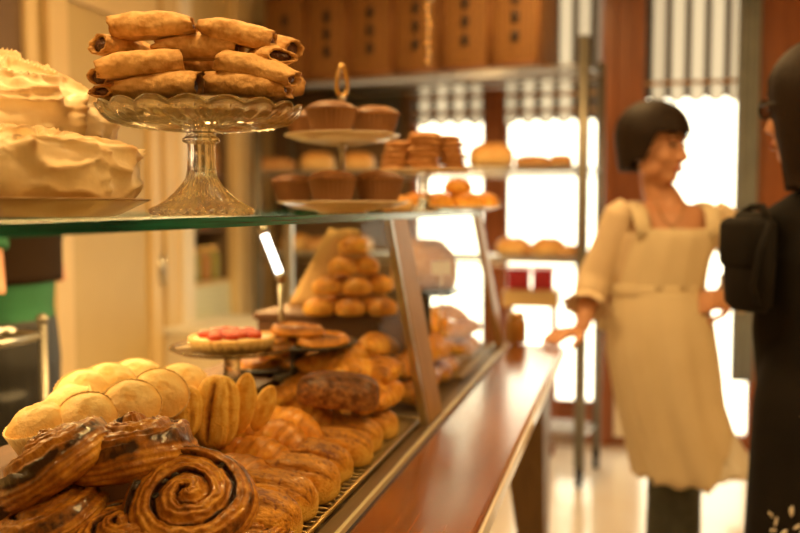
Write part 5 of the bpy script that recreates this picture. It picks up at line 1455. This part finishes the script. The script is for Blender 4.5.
# pale embroidery low on the coat and a pale cord
rnd = random.Random(3); g = G()
for k in range(44):
    x = rnd.uniform(-0.19, -0.06); z = rnd.uniform(0.56, 0.70); a_ = rnd.uniform(0, PI)
    y = -0.170 * math.sqrt(max(0, 1 - ((x) / 0.207) ** 2)) - 0.003
    g.ball((0, 0, 0), (0.011, 0.002, 0.0032), 6, 10, M=T(x, y, z) @ RZ(-x * 2.0) @ RY(a_))
g.build('embroidery', M['linen'], K_)
g = G(); a = wl(0, 0); g.tube([V(((774 - 852) * KC, -0.155, 1.33 - (402 - 208) * KC)), V(((788 - 852) * KC, -0.168, 1.33 - (408 - 208) * KC)), V(((803 - 852) * KC, -0.172, 1.33 - (417 - 208) * KC))], [0.001, 0.0018, 0.0026], 8); g.build('cord', M['plate_tan'], K_)
# her bag
bq = at(750, 257, 1.93)
t = thing('shoulder_bag', 'black shoulder bag hanging at the side of the customer in black', 'bag', (bq.x, bq.y, bq.z - 0.115), rot=(0, 0, YAW + 0.25))
g = G(); g.loft([(0, 0, 0.0, 0.024, 0.050), (0, 0, 0.015, 0.034, 0.068), (0, 0, 0.10, 0.040, 0.074), (0, 0, 0.17, 0.035, 0.068), (0.004, 0, 0.205, 0.02, 0.055), (0.004, 0, 0.212, 0.01, 0.045)], 28, fn=lambda i, a_: 1 + 0.05 * math.sin(3 * a_ + i)); g.build('pouch', M['coat'], t)
g = G(); g.box((-0.044, -0.060, 0.09), (0.03, 0.06, 0.20), 0.018); g.build('flap', M['coat'], t)
g = G(); g.tube([V((0.0, -0.06, 0.19)), V((-0.030, -0.07, 0.13)), V((-0.046, -0.075, 0.06)), V((-0.03, -0.07, 0.02))], 0.006, 10); g.tube([V((0.0, -0.05, 0.20)), V((0.014, -0.02, 0.222)), V((0.016, 0.02, 0.222)), V((0.0, 0.05, 0.20))], 0.008, 10); g.build('strap', M['coat'], t)

# ---------------------------------------------------- staff member at the left edge, behind the case
DS = 2.42; KS = DS / FPX
p = at(4, 208, DS)
Sf = thing('person', 'staff member in green shirt and dark brown vest at the left edge behind the case', 'person', (p.x, p.y, 0), rot=(0, 0, YAW))
HS = T(-0.03, 0.0, 1.55) @ RZ(D(-80))
g = G(); head(g, HS)
g.tube([V((-0.01, 0, 1.48)), V((0, 0, 1.36))], [0.055, 0.06], 14)
g.loft([(0, 0, 0.8, 0.10, 0.14), (0, 0, 0.92, 0.115, 0.155), (0, 0, 1.06, 0.095, 0.13), (0, 0, 1.22, 0.11, 0.155), (0, 0, 1.33, 0.085, 0.155), (0, 0, 1.37, 0.05, 0.08)], 28)
sarm = []
for s in (-1, 1):
    sh, el, wr = V((0.0, s * 0.165, 1.31)), V((0.055, s * 0.205, 1.14)), V((-0.19, s * 0.16, 1.13)); sarm.append((sh, el))
    g.tube([sh, sh.lerp(el, 0.5), el, el.lerp(wr, 0.4), wr], [0.05, 0.045, 0.040, 0.036, 0.025], 14)
    hand(g, wr, V((-1, -s * 0.2, -0.15)), V((0, s * 0.5, 1)), s, curl=0.6)
    g.tube([V((0, s * 0.085, 0.86)), V((-0.02, s * 0.085, 0.48)), V((0.02, s * 0.085, 0.085))], [0.085, 0.055, 0.036], 14); g.ball((-0.03, s * 0.085, 0.045), (0.10, 0.036, 0.035), 10, 14)
g.solid('body', M['skin'], Sf, 0.0065, 5)
face_parts(HS, Sf); hair_cap(HS, Sf, hem_w, M['hair'])
g = G(); g.loft([(0, 0, 0.96, 0.125, 0.165), (0, 0, 1.06, 0.115, 0.15), (0, 0, 1.22, 0.125, 0.17), (0, 0, 1.33, 0.10, 0.17), (0, 0, 1.385, 0.06, 0.10)], 28)
for sh, el in sarm: g.tube([sh + V((0, 0, 0.02)), sh, sh.lerp(el, 0.55)], [0.06, 0.066, 0.062], 14)
g.solid('shirt', M['green'], Sf, 0.009, 4)
g = G()
def fn(i, j):
    t = i / 12; a_ = -1.25 + 2.5 * j / 30; z = 1.135 + 0.255 * t
    rx = 0.140 - 0.03 * max(0, t - 0.5); ry = 0.185 - 0.05 * max(0, t - 0.6)
    return (-0.002 + rx * math.cos(a_), ry * math.sin(a_), z)
g.grid(13, 31, fn); o = g.build('vest', M['brown_cloth'], Sf); o.modifiers.new('s', 'SOLIDIFY').thickness = 0.008
g = G(); g.loft([(0, 0, 0.80, 0.125, 0.165), (0, 0, 0.92, 0.13, 0.17), (0, 0, 1.04, 0.12, 0.155)], 24)
for s in (-1, 1): g.tube([V((0, s * 0.085, 0.85)), V((-0.02, s * 0.085, 0.48)), V((0.02, s * 0.085, 0.07))], [0.105, 0.075, 0.065], 16)
g.solid('trousers', M['black'], Sf, 0.009, 4)
for s in (-1, 1):
    g = G(); g.ball((-0.04, s * 0.085, 0.04), (0.12, 0.045, 0.04), 12, 18); g.box((-0.15, s * 0.085 - 0.04, 0), (0.07, s * 0.085 + 0.04, 0.018), 0.008); g.solid('shoe', M['black'], Sf, 0.006, 3)

# chrome trolley with white cloths, in front of that person
q = at(37, 344, 1.92)
t = thing('chrome_trolley', 'chrome wire trolley at the left edge behind the case', 'trolley', (q.x - 0.30, q.y, 0), rot=(0, 0, 0))
for sx in (-1, 1):
    for sy in (-1, 1):
        g = G(); g.tube([(sx * 0.22, sy * 0.13, 0.0), (sx * 0.22, sy * 0.13, q.z + 0.035)], 0.010, 12); g.ball((sx * 0.22, sy * 0.13, q.z + 0.035), 0.014, 8, 12); g.build('post', M['steel_dark'], t)
for z in (q.z, 0.72, 0.25):
    g = G(); g.tube([(-0.22, -0.13, z), (0.22, -0.13, z), (0.22, 0.13, z), (-0.22, 0.13, z)], 0.008, 8, closed=True); g.box((-0.22, -0.13, z - 0.012), (0.22, 0.13, z - 0.003)); g.tube([(-0.22, -0.13, z - 0.03), (0.22, -0.13, z - 0.03)], 0.006, 8); g.build('shelf', M['steel'], t)
def cloth(px, py, d, z, label, w, h, sd):
    g = G()
    def fn(i, j):
        u = i / 22 - 0.5; v = j / 16 - 0.5
        k = fr((u * 4 + sd, v * 4, sd), 3)
        return (u * w, v * h, 0.006 + 0.03 * max(0, 1 - 3 * (u * u + v * v)) + 0.02 * max(0, k))
    g.grid(23, 17, fn); o = g.build('folded_cloth', M['linen']); o.location = (q.x - 0.29 + px, q.y + py, z + 0.004); o.rotation_euler = (0, 0, 0.3 + sd)
    o.modifiers.new('s', 'SOLIDIFY').thickness = 0.004
    return tag(o, label, 'cloth')
cloth(0.10, -0.01, 0, q.z, 'crumpled white cloth lying on the top shelf of the chrome trolley', 0.19, 0.16, 0.0)
cloth(0.08, 0.0, 0, 0.72, 'white cloth on the middle shelf of the chrome trolley', 0.22, 0.18, 1.0)
# ------------------------------------------------------------------ light
w = bpy.data.worlds.new('daylight'); SC.world = w; w.use_nodes = True
bg = w.node_tree.nodes['Background']; bg.inputs[0].default_value = (1.0, 0.86, 0.62, 1); bg.inputs[1].default_value = 5.0

def area(name, loc, rot, size, power, col=(1.0, 0.68, 0.36), portal=False):
    l = bpy.data.lights.new(name, 'AREA'); l.shape = 'RECTANGLE'; l.size = size[0]; l.size_y = size[1]; l.energy = power; l.color = col
    if portal: l.cycles.is_portal = True
    o = bpy.data.objects.new(name, l); COL.objects.link(o); o.location = loc; o.rotation_euler = rot
    return o
for k, (x0, x1, z0, z1) in enumerate(((-1.22, -0.80, 0.2, 2.75), (-0.69, -0.16, 0.2, 2.75), (0.08, 0.66, 0.08, 2.75))):
    area('window_portal', ((x0 + x1) / 2, YB + 0.12, (z0 + z1) / 2), (-PI / 2, 0, 0), (x1 - x0, z1 - z0), 1, portal=True)
LC = (1.0, 0.615, 0.235)
area('ceiling_lamp', (-0.85, 0.85, 2.7), (0, 0, 0), (0.22, 0.22), 17, LC)
area('ceiling_lamp', (-1.0, 2.2, 2.7), (0, 0, 0), (0.3, 0.3), 24, LC)
area('ceiling_lamp', (0.9, 0.9, 2.7), (0, 0, 0), (0.4, 0.4), 13, LC)  # unseen fill added overhead for surfaces facing the camera
area('ceiling_lamp', (0.7, -1.2, 2.7), (0, 0, 0), (0.6, 0.6), 14, LC)  # second added fill, out of view behind the camera
area('ceiling_lamp', (-0.4, 3.6, 2.7), (0, 0, 0), (0.4, 0.4), 22, LC)
area('ceiling_lamp', (0.75, 1.9, 2.7), (0, 0, 0), (0.3, 0.3), 17, LC)
area('case_strip_lamp', (-0.96, 1.86, 1.285), (0, D(20), 0), (0.03, 1.9), 20, LC)

SC.view_settings.view_transform = 'Standard'
SC.view_settings.look = 'None'
SC.view_settings.exposure = 0.0
SC.cycles.use_denoising = True
SC.cycles.max_bounces = 10
SC.cycles.transparent_max_bounces = 24
SC.cycles.transmission_bounces = 10
SC.cycles.caustics_reflective = False
SC.cycles.caustics_refractive = False
SC.cycles.sample_clamp_indirect = 6.0
